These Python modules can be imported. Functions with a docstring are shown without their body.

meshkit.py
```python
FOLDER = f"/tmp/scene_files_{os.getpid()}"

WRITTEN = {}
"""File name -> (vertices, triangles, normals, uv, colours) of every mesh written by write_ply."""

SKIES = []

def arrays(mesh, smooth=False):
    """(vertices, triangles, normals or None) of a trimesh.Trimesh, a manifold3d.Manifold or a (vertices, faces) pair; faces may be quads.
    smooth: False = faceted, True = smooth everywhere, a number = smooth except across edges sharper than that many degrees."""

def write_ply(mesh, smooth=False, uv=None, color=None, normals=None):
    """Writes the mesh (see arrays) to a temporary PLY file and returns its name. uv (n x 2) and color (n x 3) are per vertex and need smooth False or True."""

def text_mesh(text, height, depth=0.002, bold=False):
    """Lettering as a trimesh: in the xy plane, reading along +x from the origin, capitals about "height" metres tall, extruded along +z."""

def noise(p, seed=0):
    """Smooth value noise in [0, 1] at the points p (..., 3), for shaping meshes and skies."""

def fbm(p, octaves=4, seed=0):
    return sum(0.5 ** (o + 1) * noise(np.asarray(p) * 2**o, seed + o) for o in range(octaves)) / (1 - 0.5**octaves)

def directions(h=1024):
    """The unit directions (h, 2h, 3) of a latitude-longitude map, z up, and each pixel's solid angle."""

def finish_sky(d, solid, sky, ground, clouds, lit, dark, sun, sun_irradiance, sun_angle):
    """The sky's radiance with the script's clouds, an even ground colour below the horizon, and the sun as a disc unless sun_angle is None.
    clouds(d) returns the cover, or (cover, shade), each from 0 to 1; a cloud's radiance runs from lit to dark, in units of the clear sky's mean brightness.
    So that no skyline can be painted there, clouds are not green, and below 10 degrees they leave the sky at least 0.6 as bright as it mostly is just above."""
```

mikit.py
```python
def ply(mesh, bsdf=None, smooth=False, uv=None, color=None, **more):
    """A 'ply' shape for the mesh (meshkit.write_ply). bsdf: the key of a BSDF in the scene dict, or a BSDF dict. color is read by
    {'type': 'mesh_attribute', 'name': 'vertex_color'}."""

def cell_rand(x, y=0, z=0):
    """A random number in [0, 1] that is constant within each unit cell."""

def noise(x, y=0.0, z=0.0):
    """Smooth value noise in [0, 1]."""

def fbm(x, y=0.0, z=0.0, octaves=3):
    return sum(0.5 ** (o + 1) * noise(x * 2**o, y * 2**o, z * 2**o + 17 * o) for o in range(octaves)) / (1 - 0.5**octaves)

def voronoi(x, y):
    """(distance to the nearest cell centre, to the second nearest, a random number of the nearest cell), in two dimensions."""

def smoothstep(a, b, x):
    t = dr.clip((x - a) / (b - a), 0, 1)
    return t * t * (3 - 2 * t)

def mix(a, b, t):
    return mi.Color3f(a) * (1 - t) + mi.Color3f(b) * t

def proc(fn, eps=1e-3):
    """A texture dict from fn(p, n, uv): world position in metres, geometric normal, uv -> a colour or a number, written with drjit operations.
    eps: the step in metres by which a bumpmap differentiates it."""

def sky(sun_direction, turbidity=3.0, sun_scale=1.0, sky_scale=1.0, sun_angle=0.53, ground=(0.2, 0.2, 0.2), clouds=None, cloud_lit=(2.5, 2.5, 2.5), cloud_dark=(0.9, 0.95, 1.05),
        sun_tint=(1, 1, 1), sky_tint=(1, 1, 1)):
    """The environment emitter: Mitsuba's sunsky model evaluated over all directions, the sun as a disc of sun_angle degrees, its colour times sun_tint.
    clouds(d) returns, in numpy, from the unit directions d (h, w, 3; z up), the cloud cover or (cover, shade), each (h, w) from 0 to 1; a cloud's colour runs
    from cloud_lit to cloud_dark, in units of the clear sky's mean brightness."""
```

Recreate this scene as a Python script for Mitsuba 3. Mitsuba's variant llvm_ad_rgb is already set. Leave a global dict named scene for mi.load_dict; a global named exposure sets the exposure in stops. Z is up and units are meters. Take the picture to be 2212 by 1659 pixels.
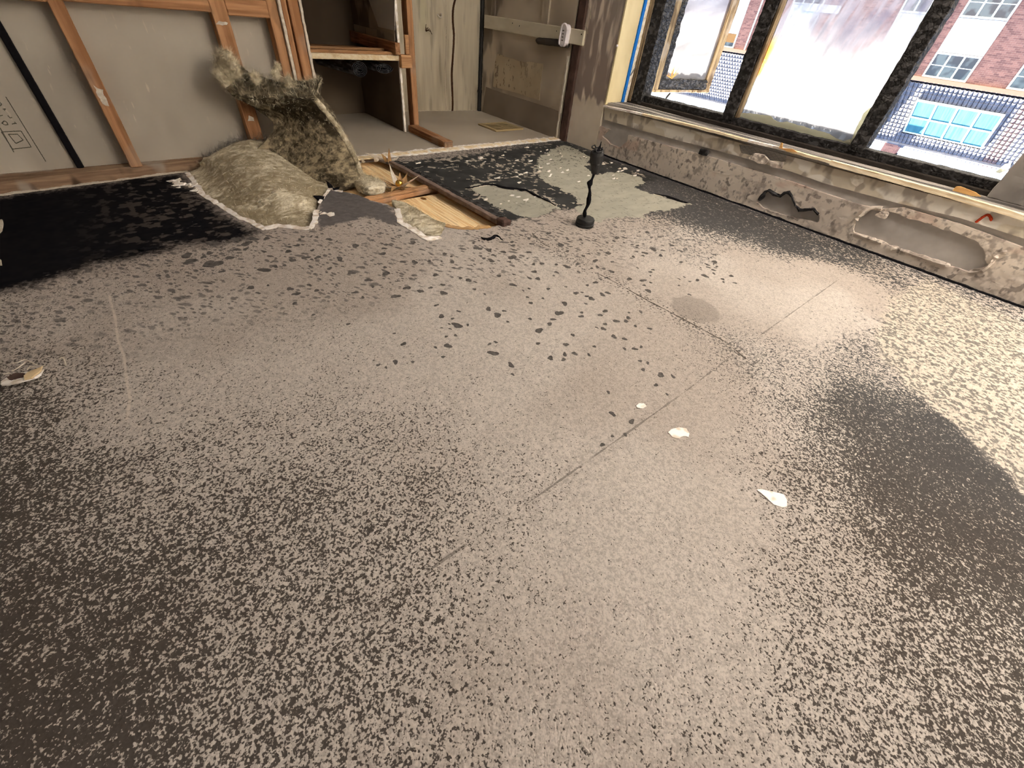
import math
import numpy as np
import trimesh
import shapely.geometry as sg
from shapely import affinity
import drjit as dr
import mitsuba as mi
import mikit
import meshkit
from mikit import noise, fbm, smoothstep, mix, voronoi

# ---------------------------------------------------------------------------------------------
# The photograph was taken looking up at a burnt ceiling with the phone upside down: the big surface
# in it is the ceiling. Everything below is laid out in a "plan" frame in metres: x towards the window
# wall, y towards the stud wall, d = depth BELOW the ceiling. World: (-x, y, H - d), z up.
# ---------------------------------------------------------------------------------------------
H = 2.4
T = mi.ScalarTransform4f
FLIP = np.array([[-1, 0, 0, 0], [0, 1, 0, 0], [0, 0, -1, H], [0, 0, 0, 1.0]])


def w(v):
    v = np.asarray(v, float)
    return v * [-1, 1, -1] + [0, 0, H]


scene, labels = {}, {}
eye = np.array([0, 0, 0.8])
fwd, up = np.array((0.515147,0.519735,-0.681541)), np.array((0.387908,0.567695,0.72612))
scene['camera'] = {'type': 'perspective', 'fov': 103.2301, 'fov_axis': 'x', 'near_clip': 0.02, 'far_clip': 500.0,
                   'to_world': T().look_at(origin=w(eye).tolist(), target=w(eye + fwd).tolist(), up=(up * [-1, 1, -1]).tolist())}
# the sun stands behind the house opposite and shines in through the window onto the floor
SUN = [-0.556, 0.33, 0.763]
scene['sky'] = mikit.sky(SUN, turbidity=3.5, sun_scale=5.5, sky_scale=0.75, ground=(0.16, 0.15, 0.14), sun_tint=(0.92, 0.98, 1.08), sky_tint=(1.0, 1.0, 1.0))
exposure = 4.1

rng = np.random.default_rng(7)

# ------------------------------------------------------------------------------------ helpers


def numbered(name):
    key, k = name, 1
    while key in scene or key in things:
        key, k = f'{name}_{k:03d}', k + 1
    return key


things = set()


def thing(name, label, cat, group=None):
    key = numbered(name)
    things.add(key)
    labels[key] = {'label': label, 'category': cat}
    if group:
        labels[key]['group'] = group
    return key


def struct(name, label=None):
    things.add(name)
    labels[name] = {'kind': 'structure'}
    if label:
        labels[name]['label'] = label
    return name


def put(name, mesh, mat, parent=None, smooth=False, label=None, cat=None, kind=None, group=None):
    """One entry of the scene; the mesh is given in plan coordinates."""
    key = numbered(f'{parent}__{name}' if parent else name)
    if isinstance(mesh, (list, tuple)):
        mesh = trimesh.util.concatenate(mesh)
    m = mesh.copy()
    m.vertices = w(m.vertices)
    scene[key] = mikit.ply(m, mat, smooth)
    d = {k: v for k, v in dict(label=label, category=cat, kind=kind, group=group).items() if v}
    if d:
        labels[key] = d
    return key


def put_struct(name, mesh, mat):
    m = mesh.copy()
    m.vertices = w(m.vertices)
    scene[name] = mikit.ply(m, mat, False)


def put_copy(name, shape, matrix, parent):
    key = numbered(f'{parent}__{name}')
    scene[key] = {**shape, 'to_world': T(FLIP @ matrix)}
    return key


def box(x0, x1, y0, y1, d0, d1, c=0.003):
    lo, hi = np.minimum([x0, y0, d0], [x1, y1, d1]), np.maximum([x0, y0, d0], [x1, y1, d1])
    c = min(c, *((hi - lo) * 0.3))
    if c <= 0:
        return trimesh.creation.box(bounds=[lo, hi])
    pts = []
    for s in np.ndindex(2, 2, 2):
        q = np.where(s, hi, lo)
        e = np.where(s, -c, c)
        for k in range(3):
            p = q + e
            p[k] = q[k]
            pts.append(p)
    return trimesh.convex.convex_hull(np.array(pts))


def obox(a, b, wid, d0, d1, c=0.003):
    """A box along the plan line a-b (its centre line), wid wide, between depths d0 and d1."""
    a, b = np.array(a, float), np.array(b, float)
    L = np.linalg.norm(b - a)
    m = box(0, L, -wid / 2, wid / 2, d0, d1, c)
    t = (b - a) / L
    R = np.eye(4)
    R[:2, 0], R[:2, 1], R[:2, 3] = t, [-t[1], t[0]], a
    m.apply_transform(R)
    return m


def rough(m, amp, freq, size, seed=0, keep=None):
    """Subdivide and push the surface about with noise: charred, torn or weathered edges."""
    v, f = trimesh.remesh.subdivide_to_size(m.vertices, m.faces, size, max_iter=12)
    m = trimesh.Trimesh(v, f, process=True)
    n = np.stack([meshkit.fbm(m.vertices * freq + 31.7 * k + seed * 3.1, 3, seed + k) - 0.5 for k in range(3)], 1)
    m.vertices += 2 * amp * n
    return m


def prism(poly, axis, a, b):
    """Extrude a 2-D shapely polygon. axis 'd': polygon (x,y); axis 'x': polygon (y,d); axis 'y': polygon (x,d)."""
    out = []
    for g in getattr(poly, 'geoms', [poly]):
        m = trimesh.creation.extrude_polygon(g, abs(b - a), engine='earcut')
        v = m.vertices.copy()
        v[:, 2] += min(a, b)
        if axis == 'x':
            v = v[:, [2, 0, 1]]
        elif axis == 'y':
            v = v[:, [0, 2, 1]]
        m.vertices = v
        m.fix_normals()
        out.append(m)
    return trimesh.util.concatenate(out)


def tube(path, r, n=8, cap=True):
    path = np.array(path, float)
    r = np.broadcast_to(np.asarray(r, float), len(path))
    t = np.gradient(path, axis=0)
    t /= np.linalg.norm(t, axis=1, keepdims=True)
    ref = np.array([0.31, 0.93, 0.2])
    rings = []
    for p, q, k in zip(path, t, r):
        a = np.cross(q, ref)
        a /= np.linalg.norm(a)
        b = np.cross(q, a)
        an = np.arange(n) * 2 * np.pi / n
        rings.append(p + k * (np.cos(an)[:, None] * a + np.sin(an)[:, None] * b))
    v = np.vstack(rings + [path[:1], path[-1:]])
    f = []
    L = len(path)
    for i in range(L - 1):
        for j in range(n):
            a, b, c, e = i * n + j, i * n + (j + 1) % n, (i + 1) * n + (j + 1) % n, (i + 1) * n + j
            f += [[a, b, c], [a, c, e]]
    for j in range(n):
        f += [[L * n, (j + 1) % n, j], [L * n + 1, (L - 1) * n + j, (L - 1) * n + (j + 1) % n]]
    m = trimesh.Trimesh(v, f, process=False)
    m.fix_normals()
    return m


def spline(pts, n):
    from scipy.interpolate import CubicSpline
    pts = np.array(pts, float)
    return CubicSpline(np.arange(len(pts)), pts)(np.linspace(0, len(pts) - 1, n))


def lathe(profile, n=32):
    """profile: (radius, height) pairs, revolved about the third axis."""
    return trimesh.creation.revolve(np.array(profile, float), sections=n)


def moved(m, x, y, d):
    m = m.copy()
    m.apply_translation([x, y, d])
    return m


def ragged(pts, amp, step, seed, closed=True):
    """A polyline with a torn edge."""
    p = np.array(pts, float)
    if closed:
        p = np.vstack([p, p[:1]])
    out = []
    for a, b in zip(p[:-1], p[1:]):
        k = max(1, int(np.linalg.norm(b - a) / step))
        for i in range(k):
            out.append(a + (b - a) * i / k)
    if not closed:
        out.append(p[-1])
    out = np.array(out)
    q = np.c_[out, np.zeros(len(out))]
    n = np.stack([meshkit.fbm(q / step * 0.7 + 17.3 * k, 3, seed + k) - 0.5 for k in range(2)], 1)
    return out + 2 * amp * n


def grid_surface(rows, nu, nv):
    """Smooth surface through a grid of points rows[i][j]."""
    from scipy.interpolate import RectBivariateSpline
    g = np.array(rows, float)
    r, c = g.shape[:2]
    u, v = np.linspace(0, r - 1, nu), np.linspace(0, c - 1, nv)
    return np.stack([RectBivariateSpline(np.arange(r), np.arange(c), g[..., k], kx=min(3, r - 1), ky=min(3, c - 1))(u, v) for k in range(3)], -1)


def slab(front, back):
    """Closed mesh between two grids of the same size."""
    nu, nv = front.shape[:2]
    v = np.vstack([front.reshape(-1, 3), back.reshape(-1, 3)])
    o, f = nu * nv, []
    I = lambda i, j: i * nv + j
    for i in range(nu - 1):
        for j in range(nv - 1):
            a, b, c, e = I(i, j), I(i, j + 1), I(i + 1, j + 1), I(i + 1, j)
            f += [[a, b, c], [a, c, e], [o + a, o + c, o + b], [o + a, o + e, o + c]]
    edge = [I(0, j) for j in range(nv)] + [I(i, nv - 1) for i in range(1, nu)] + [I(nu - 1, j) for j in range(nv - 2, -1, -1)] + [I(i, 0) for i in range(nu - 2, 0, -1)]
    for a, b in zip(edge, edge[1:] + edge[:1]):
        f += [[a, o + a, o + b], [a, o + b, b]]
    m = trimesh.Trimesh(v, f, process=False)
    m.fix_normals()
    return m


def blades(points, normals, length, width, seed, droop=0.4):
    """Many thin curved fibres as one mesh."""
    g = np.random.default_rng(seed)
    n = len(points)
    d = normals + g.normal(0, 0.7, (n, 3))
    d /= np.linalg.norm(d, axis=1, keepdims=True)
    s = np.cross(d, g.normal(0, 1, (n, 3)))
    s /= np.linalg.norm(s, axis=1, keepdims=True)
    L = length * g.uniform(0.4, 1.3, (n, 1))
    mid = points + d * L * 0.5 + g.normal(0, 0.15, (n, 3)) * L
    tip = points + d * L + g.normal(0, 0.35, (n, 3)) * L + [0, 0, droop] * L
    wv = s * width
    v = np.stack([points - wv, points + wv, mid - wv * 0.7, mid + wv * 0.7, tip], 1).reshape(-1, 3)
    i = (np.arange(n) * 5)[:, None]
    f = np.vstack([i + [0, 1, 3], i + [0, 3, 2], i + [2, 3, 4]])
    return trimesh.Trimesh(v, f, process=False)


# ---------------------------------------------------------------------------------- materials


def plan(p):
    return -p.x, p.y, H - p.z


def lin(r, g, b):
    return tuple(((c / 255 + 0.055) / 1.055) ** 2.4 if c > 10 else c / 255 / 12.92 for c in (r, g, b))


def matte(name, fn, bump=None, scale=0.002, eps=1e-3):
    base = {'type': 'diffuse', 'reflectance': mikit.proc(fn) if callable(fn) else {'type': 'rgb', 'value': list(fn)}}
    if bump is not None:
        base = {'type': 'bumpmap', 'nested_texture': mikit.proc(bump, eps), 'scale': scale, 'bsdf': base}
    scene[name] = {'type': 'twosided', 'bsdf': base}


def glossy(name, color, rough=0.5, spec=0.5, metallic=0.0, bump=None, scale=0.002, eps=1e-3):
    c = mikit.proc(color) if callable(color) else {'type': 'rgb', 'value': list(color)}
    base = {'type': 'principled', 'base_color': c, 'roughness': rough, 'specular': spec, 'metallic': metallic}
    if bump is not None:
        base = {'type': 'bumpmap', 'nested_texture': mikit.proc(bump, eps), 'scale': scale, 'bsdf': base}
    scene[name] = {'type': 'twosided', 'bsdf': base}


def poly_sd(x, y, pts):
    """Signed distance to a polygon (negative inside)."""
    pts = [(float(a), float(b)) for a, b in pts]
    d = mi.Float(1e9)
    s = mi.Float(1.0)
    j = len(pts) - 1
    for i in range(len(pts)):
        ax, ay = pts[i]
        bx, by = pts[j]
        ex, ey = bx - ax, by - ay
        wx, wy = x - ax, y - ay
        t = dr.clip((wx * ex + wy * ey) / (ex * ex + ey * ey + 1e-12), 0, 1)
        qx, qy = wx - ex * t, wy - ey * t
        d = dr.minimum(d, qx * qx + qy * qy)
        c1, c2, c3 = y >= ay, y < by, ex * wy > ey * wx
        s = dr.select((c1 & c2 & c3) | (~c1 & ~c2 & ~c3), -s, s)
        j = i
    return s * dr.sqrt(d)


def line_d(x, y, pts):
    d = mi.Float(1e9)
    for (ax, ay), (bx, by) in zip(pts[:-1], pts[1:]):
        ex, ey = bx - ax, by - ay
        t = dr.clip(((x - ax) * ex + (y - ay) * ey) / (ex * ex + ey * ey), 0, 1)
        d = dr.minimum(d, dr.square(x - ax - ex * t) + dr.square(y - ay - ey * t))
    return dr.sqrt(d)


# soot cover observed on the ceiling: (x, y, cover)
SOOT = [(-0.456,1.637,0.34),(-0.45,1.198,0.616),(-0.446,0.902,0.672),(-0.443,0.644,0.71),(-0.441,0.461,0.753),(-0.349,0.385,0.71),(-0.332,0.601,0.624),(-0.311,0.866,0.582),(-0.279,1.277,0.4),(-0.257,1.568,0.25),(-0.145,1.306,0.12),(-0.188,1.014,0.246),(-0.22,0.798,0.426),(0.096,1.477,0.12),(0.098,1.023,0.2),(0.02,0.777,0.358),(-0.038,0.595,0.515),(-0.096,0.415,0.491),(-0.156,0.227,0.507),(0.599,1.135,0.1),(0.411,0.812,0.16),(0.281,0.59,0.358),(0.186,0.427,0.47),(0.08,0.328,0.464),(0.027,0.228,0.491),(-0.003,0.102,0.403),(0.789,0.846,0.08),(0.517,0.517,0.157),(0.381,0.353,0.302),(0.243,0.258,0.274),(0.178,0.107,0.251),(0.102,0.015,0.251),(1.071,0.667,0.08),(0.78,0.332,0.08),(0.601,0.19,0.1),(0.43,0.114,0.082),(0.305,0.006,0.136),(0.239,-0.097,0.245),(1.63,0.631,0.06),(0.947,0.214,0.08),(0.728,0.019,0.08),(0.505,-0.056,0.102),(0.407,-0.16,0.218),(0.328,-0.204,0.313),(2.018,0.399,0.06),(1.788,0.212,0.1),(1.406,0.142,0.4),(1.033,0.05,0.3),(1.06,-0.064,0.547),(0.85,-0.143,0.418),(0.692,-0.203,0.418),(0.565,-0.289,0.422),(0.499,-0.345,0.507),(1.764,0.022,0.497),(1.406,-0.109,0.736),(1.188,-0.245,0.795),(1.01,-0.332,0.696),(0.786,-0.378,0.507),(0.724,-0.457,0.549),(0.709,-0.519,0.592),(1.224,-0.428,0.775),(1.12,-0.48,0.736),(0.935,-0.497,0.574),(1.394,-0.307,0.815),(2.516,1.017,0.85),(2.576,0.633,0.82),(2.668,0.425,0.7),(2.68,0.106,0.5),(2.446,1.465,0.85),(2.635,1.886,0.9),(1.842,1.026,0.3),(1.97,0.839,0.4),(1.996,0.607,0.1),(2.331,0.31,0.08),(1.216,1.362,0.1),(1.372,1.064,0.12),(0.911,1.473,0.1),(0.494,1.699,0.16),(0.135,1.76,0.3),(0.246,1.697,0.12),(1.517,1.2,0.15)]
# the cleaner, sun-bleached looking corner on the window side of a sharp soot line
CLEAN_CORNER = [(2.391,0.083),(1.893,0.02),(1.787,-0.039),(1.684,-0.142),(1.579,-0.309),(1.45,-0.46)] + [(1.55, -1.6), (1.45, -2.7), (2.86, -2.7), (2.86, -0.6)] + [(2.676,-0.352),(2.803,0.034)]
BLACK_END = [(-1.455,2.995),(-0.47,2.762),(0.228,2.838),(0.193,2.687),(0.218,2.441),(0.257,2.274),(0.288,2.104),(0.329,1.983),(0.334,1.937),(0.268,1.895),(0.144,1.866),(0.015,1.914),(-0.099,1.908),(-0.258,1.865),(-0.396,1.824),(-0.458,1.813),(-0.942,1.544)]
CHARRED = [(1.257,2.613),(1.816,2.596),(2.879,2.629),(2.833,2.236),(2.811,1.651),(2.325,1.52),(1.998,1.503),(1.762,1.5),(1.74,1.533),(1.535,1.519),(1.308,1.509),(1.327,1.894),(1.294,2.327)]
PALE_A = [(2.182,2.231),(2.384,2.395),(2.658,2.526),(2.789,2.54),(2.782,2.347),(2.723,2.21),(2.498,2.053),(2.413,1.889),(2.582,1.885),(2.669,1.85),(2.706,1.726),(2.651,1.634),(2.462,1.588),(2.484,1.457),(2.559,1.238),(2.377,1.226),(2.134,1.274),(2.091,1.229),(1.931,1.309),(1.77,1.32),(1.765,1.391),(1.802,1.503),(1.899,1.526),(1.964,1.658),(1.974,1.766),(1.969,1.905),(2.069,2.112)]
PALE_B = [(1.482,2.07),(1.637,2.047),(1.674,1.916),(1.752,1.796),(1.765,1.652),(1.726,1.555),(1.504,1.521),(1.448,1.604),(1.425,1.773)]
GREY_FLAP = [(0.646,2.141),(0.773,2.329),(0.816,2.264),(0.866,2.181),(0.884,2.085),(0.938,1.989),(0.908,1.83),(0.879,1.699),(0.83,1.783),(0.766,1.889),(0.644,1.866),(0.542,1.873),(0.563,1.99)]
LEFT_EDGE = [(-0.208,1.661),(-0.208,1.508),(-0.215,1.39),(-0.211,1.3),(-0.219,1.172),(-0.22,1.112),(-0.235,1.038)]
SEAM_X = [(-0.004,0.302),(0.222,0.301),(0.361,0.295),(0.525,0.293),(1.003,0.288),(1.307,0.294),(2.072,0.29),(2.843,0.285)]
CRACK_Y = [(1.367,1.368),(1.337,1.258),(1.345,1.14),(1.343,0.982),(1.356,0.838),(1.356,0.672),(1.365,0.541),(1.373,0.343),(1.341,0.257)]
STAIN = (1.472,0.53)
WALL_EDGE_X = 2.89


def ceiling_fields(x, y):
    """(soot cover 0..1 of the speckle, black 0..1, pale 0..1)"""
    num, den = mi.Float(0), mi.Float(1e-6)
    for a, b, r in SOOT:
        k = 1.0 / dr.square(dr.square(x - a) + dr.square(y - b) + 0.006)
        num += k * r
        den += k
    rho = num / den
    corner = smoothstep(0.02, -0.03, poly_sd(x, y, CLEAN_CORNER) + 0.05 * (fbm(x * 22, y * 22, 3.0) - 0.5))
    edge = dr.exp(-(WALL_EDGE_X - x) / 0.10)
    rho = rho * (1 - corner) + corner * (0.44 + 0.3 * edge)
    rho = dr.maximum(rho, 1.1 * dr.exp(-(WALL_EDGE_X - x) / 0.045))
    return rho, corner


def ceiling_colour(p, n, uv):
    x, y, d = plan(p)
    rho, corner = ceiling_fields(x, y)
    big = fbm(x * 2.1, y * 2.1, 0.0)
    ragged_n = fbm(x * 30, y * 30, 5.0)
    base = mix((0.385, 0.345, 0.31), (0.455, 0.42, 0.385), smoothstep(0.35, 0.65, big))
    base = mix(base, (0.385, 0.335, 0.305), smoothstep(1.2, 2.2, y) * 0.5)
    base = mix(base, (0.49, 0.45, 0.38), corner * 0.8)
    # speckle of soot sitting on the stipple
    s = 0.5 * fbm(x * 290, y * 290, 1.3, octaves=2) + 0.3 * fbm(x * 560, y * 560, 7.7, octaves=2) + 0.2 * fbm(x * 120, y * 120, 2.6, octaves=2)
    t = 0.705 - 0.41 * rho
    coarse = fbm(x * 115, y * 115, 4.0)
    s = dr.lerp(s, 0.6 * coarse + 0.4 * s, dr.maximum(corner, 0.75 * smoothstep(1.3, 2.3, x)))
    base = base * (0.80 + 0.38 * smoothstep(0.25, 0.68, 0.6 * fbm(x * 420, y * 420, 11.0) + 0.4 * fbm(x * 150, y * 150, 12.0)))  # relief shading of the stipple put into the colour as fine grain
    speck = smoothstep(t - 0.045, t + 0.045, s)
    soot = mix((0.040, 0.033, 0.029), (0.034, 0.037, 0.042), smoothstep(0.8, 1.7, x))
    col = mix(base, soot, speck * (0.92 - 0.24 * corner))
    # scattered pock marks near the middle, where paint has blistered off
    zone = smoothstep(1.15, 1.5, y + 0.25 * x) * smoothstep(2.55, 2.1, x) * smoothstep(0.2, 0.5, fbm(x * 4, y * 4, 9.0) + 0.05)
    for fr, off, lim, amt in ((24.0, 0.0, 0.40, 0.75), (46.0, 5.3, 0.45, 0.8)):
        dist, _, r = voronoi(x * fr + 1.5 * noise(x * 9, y * 9) + off, y * fr * 0.8 + 0.5 * (x * fr))
        rad = 0.10 + 0.22 * r
        dot = smoothstep(rad, rad * 0.6, dist + 0.12 * (coarse - 0.5)) * (r > lim) * zone
        col = mix(col, (0.085, 0.08, 0.078), dot * amt)
    # fine pocks along the board joint
    near = dr.exp(-dr.square(line_d(x, y, CRACK_Y) / 0.055))
    d2, _, r2 = voronoi(x * 75, y * 75)
    col = mix(col, (0.06, 0.057, 0.055), smoothstep(0.36, 0.24, d2) * (r2 > 0.45) * near * 0.85)
    # joints between the boards
    wob = 0.006 * (fbm(x * 25, y * 25, 4.0) - 0.5)
    seam = smoothstep(0.0028, 0.0008, dr.abs(line_d(x, y, SEAM_X) + wob)) * smoothstep(0.42, 0.55, fbm(x * 7, y * 7, 2.0))
    crack = smoothstep(0.004, 0.0015, dr.abs(line_d(x, y, CRACK_Y) + wob)) * smoothstep(0.3, 0.45, fbm(x * 6, y * 6, 8.0))
    col = mix(col, (0.07, 0.06, 0.05), dr.maximum(seam * 0.55, crack * 0.9))
    wide = dr.exp(-dr.square(line_d(x, y, SEAM_X) / 0.02)) * smoothstep(1.0, 0.6, x)
    col = mix(col, (0.09, 0.07, 0.055), wide * 0.2 * smoothstep(0.45, 0.6, s))
    # torn left sheet edge: pale line with darker paint beyond
    le = line_d(x, y, LEFT_EDGE)
    col = mix(col, (0.62, 0.56, 0.49), smoothstep(0.005, 0.001, dr.abs(le + 0.5 * wob)) * 0.6)
    # round water stain
    st = dr.sqrt(dr.square(x - STAIN[0]) + dr.square(y - STAIN[1])) + 0.03 * (ragged_n - 0.5)
    col = mix(col, (0.17, 0.15, 0.135), smoothstep(0.10, 0.085, st) * 0.45)
    # charred paint beside the cupboards, with pale bared plaster in it
    rg = 0.05 * (ragged_n - 0.5) + 0.02 * (fbm(x * 110, y * 110, 2.2) - 0.5)
    ch = smoothstep(0.02, -0.03, poly_sd(x, y, CHARRED) + 1.6 * rg)
    fl = smoothstep(0.60, 0.66, fbm(x * 38, y * 38, 6.0)) * smoothstep(0.4, 0.55, fbm(x * 8, y * 8, 3.0))
    cc = mix((0.026, 0.027, 0.028), (0.060, 0.062, 0.062), fbm(x * 14, y * 14, 1.0))
    cc = mix(cc, (0.42, 0.38, 0.33), fl * 0.9)
    col = mix(col, cc, ch)
    pale = smoothstep(0.004, -0.004, dr.minimum(poly_sd(x, y, PALE_A), poly_sd(x, y, PALE_B)) + rg * 1.2)
    pc = mix((0.30, 0.30, 0.255), (0.40, 0.39, 0.33), fbm(x * 12, y * 30, 2.0))
    pk = smoothstep(0.60, 0.68, fbm(x * 60, y * 60, 4.4)) * mix(0.3, 1.0, smoothstep(1.9, 2.4, y)).x
    pc = mix(pc, (0.05, 0.05, 0.05), pk)
    col = mix(col, pc, pale)
    gf = smoothstep(0.01, -0.02, poly_sd(x, y, GREY_FLAP) + rg)
    col = mix(col, mix((0.10, 0.095, 0.095), (0.16, 0.15, 0.15), fbm(x * 60, y * 60, 9.0)), gf)
    # burnt black end
    bk = smoothstep(0.05, -0.06, poly_sd(x, y, BLACK_END) + 0.10 * (fbm(x * 9, y * 9, 1.0) - 0.5) + 0.06 * (fbm(x * 90, y * 90, 3.0) - 0.5))
    col = mix(col, mix(mix((0.006, 0.007, 0.010), (0.014, 0.013, 0.014), fbm(x * 40, y * 40, 2.0)), (0.075, 0.066, 0.060), smoothstep(0.52, 0.68, fbm(x * 34, y * 34, 7.0)) * smoothstep(-0.35, 0.15, x)), bk)
    return col


def ceiling_height(p, n, uv):
    x, y, d = plan(p)
    a = fbm(x * 290, y * 290, 1.3, octaves=2)
    b = fbm(x * 560, y * 560, 7.7, octaves=2)
    dist, _, r = voronoi(x * 27 + 2 * noise(x * 9, y * 9), y * 27)
    return -(0.6 * a + 0.4 * b) - 0.5 * smoothstep(0.36, 0.2, dist) * (r > 0.42) * smoothstep(1.2, 1.6, y)


matte('m_ceiling', ceiling_colour, ceiling_height, 0.0036, 3e-4)

# more materials -------------------------------------------------------------------------------


def wood_fn(axis, c1, c2, dirt=0.5):
    def fn(p, n, uv):
        q = plan(p)
        a = q[axis]
        b, c = [q[k] for k in range(3) if k != axis]
        g = fbm(a * 3.0, b * 60 + c * 43, c * 55)
        g2 = fbm(a * 12, b * 160, c * 160)
        col = mix(c1, c2, smoothstep(0.3, 0.7, 0.7 * g + 0.3 * g2))
        sm = smoothstep(0.58, 0.72, fbm(q[0] * 9, q[1] * 9, q[2] * 7 + 3.3))
        col = mix(col, (0.40, 0.36, 0.31), sm * 0.5 * dirt)
        dk = smoothstep(0.60, 0.75, fbm(q[0] * 14, q[1] * 14, q[2] * 6 + 8.1))
        return mix(col, (0.07, 0.045, 0.03), dk * 0.6 * dirt)
    return fn


STUD1, STUD2 = lin(186, 144, 108), lin(150, 108, 76)
matte('m_stud_upright', wood_fn(2, STUD1, STUD2))
matte('m_stud_long', wood_fn(0, STUD1, STUD2))
matte('m_stud_deep', wood_fn(1, STUD1, lin(138, 98, 68)))
matte('m_plate', wood_fn(0, lin(160, 136, 112), lin(124, 100, 82), 1.6))
matte('m_shelf_wood', wood_fn(0, lin(200, 160, 120), lin(166, 124, 88), 0.4))


def raw_planks(p, n, uv):
    x, y, d = plan(p)
    g = fbm(y * 7 + 0.6 * noise(x * 6, y * 3), x * 110, d * 9)
    col = mix(lin(246, 222, 178), lin(228, 194, 142), smoothstep(0.42, 0.62, g))
    k = dr.sqrt(dr.square((x - (1.195,2.089,-0.05)[0]) * 1.0) + dr.square((y - (1.195,2.089,-0.05)[1]) * 0.7))
    col = mix(col, lin(120, 80, 44), smoothstep(0.018, 0.012, k))
    return mix(col, lin(120, 84, 50), smoothstep(0.63, 0.69, fbm(y * 4, x * 160, 3.0)) * 0.35)


matte('m_raw_planks', raw_planks)


def soot_board(p, n, uv):
    """Paper face of old plasterboard, browned by smoke."""
    x, y, d = plan(p)
    a = fbm(x * 1.7, y * 1.7, d * 1.3)
    b = fbm(x * 6 + 2 * a, y * 6, d * 2.5)
    col = mix(lin(188, 182, 170), lin(160, 153, 142), smoothstep(0.3, 0.7, 0.6 * a + 0.4 * b))
    sc = smoothstep(0.68, 0.76, fbm(x * 70, y * 70, d * 14)) * smoothstep(0.5, 0.65, fbm(x * 7, y * 7, d * 7 + 4))
    return mix(col, lin(205, 195, 180), sc * 0.6)


matte('m_soot_board', soot_board)


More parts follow.
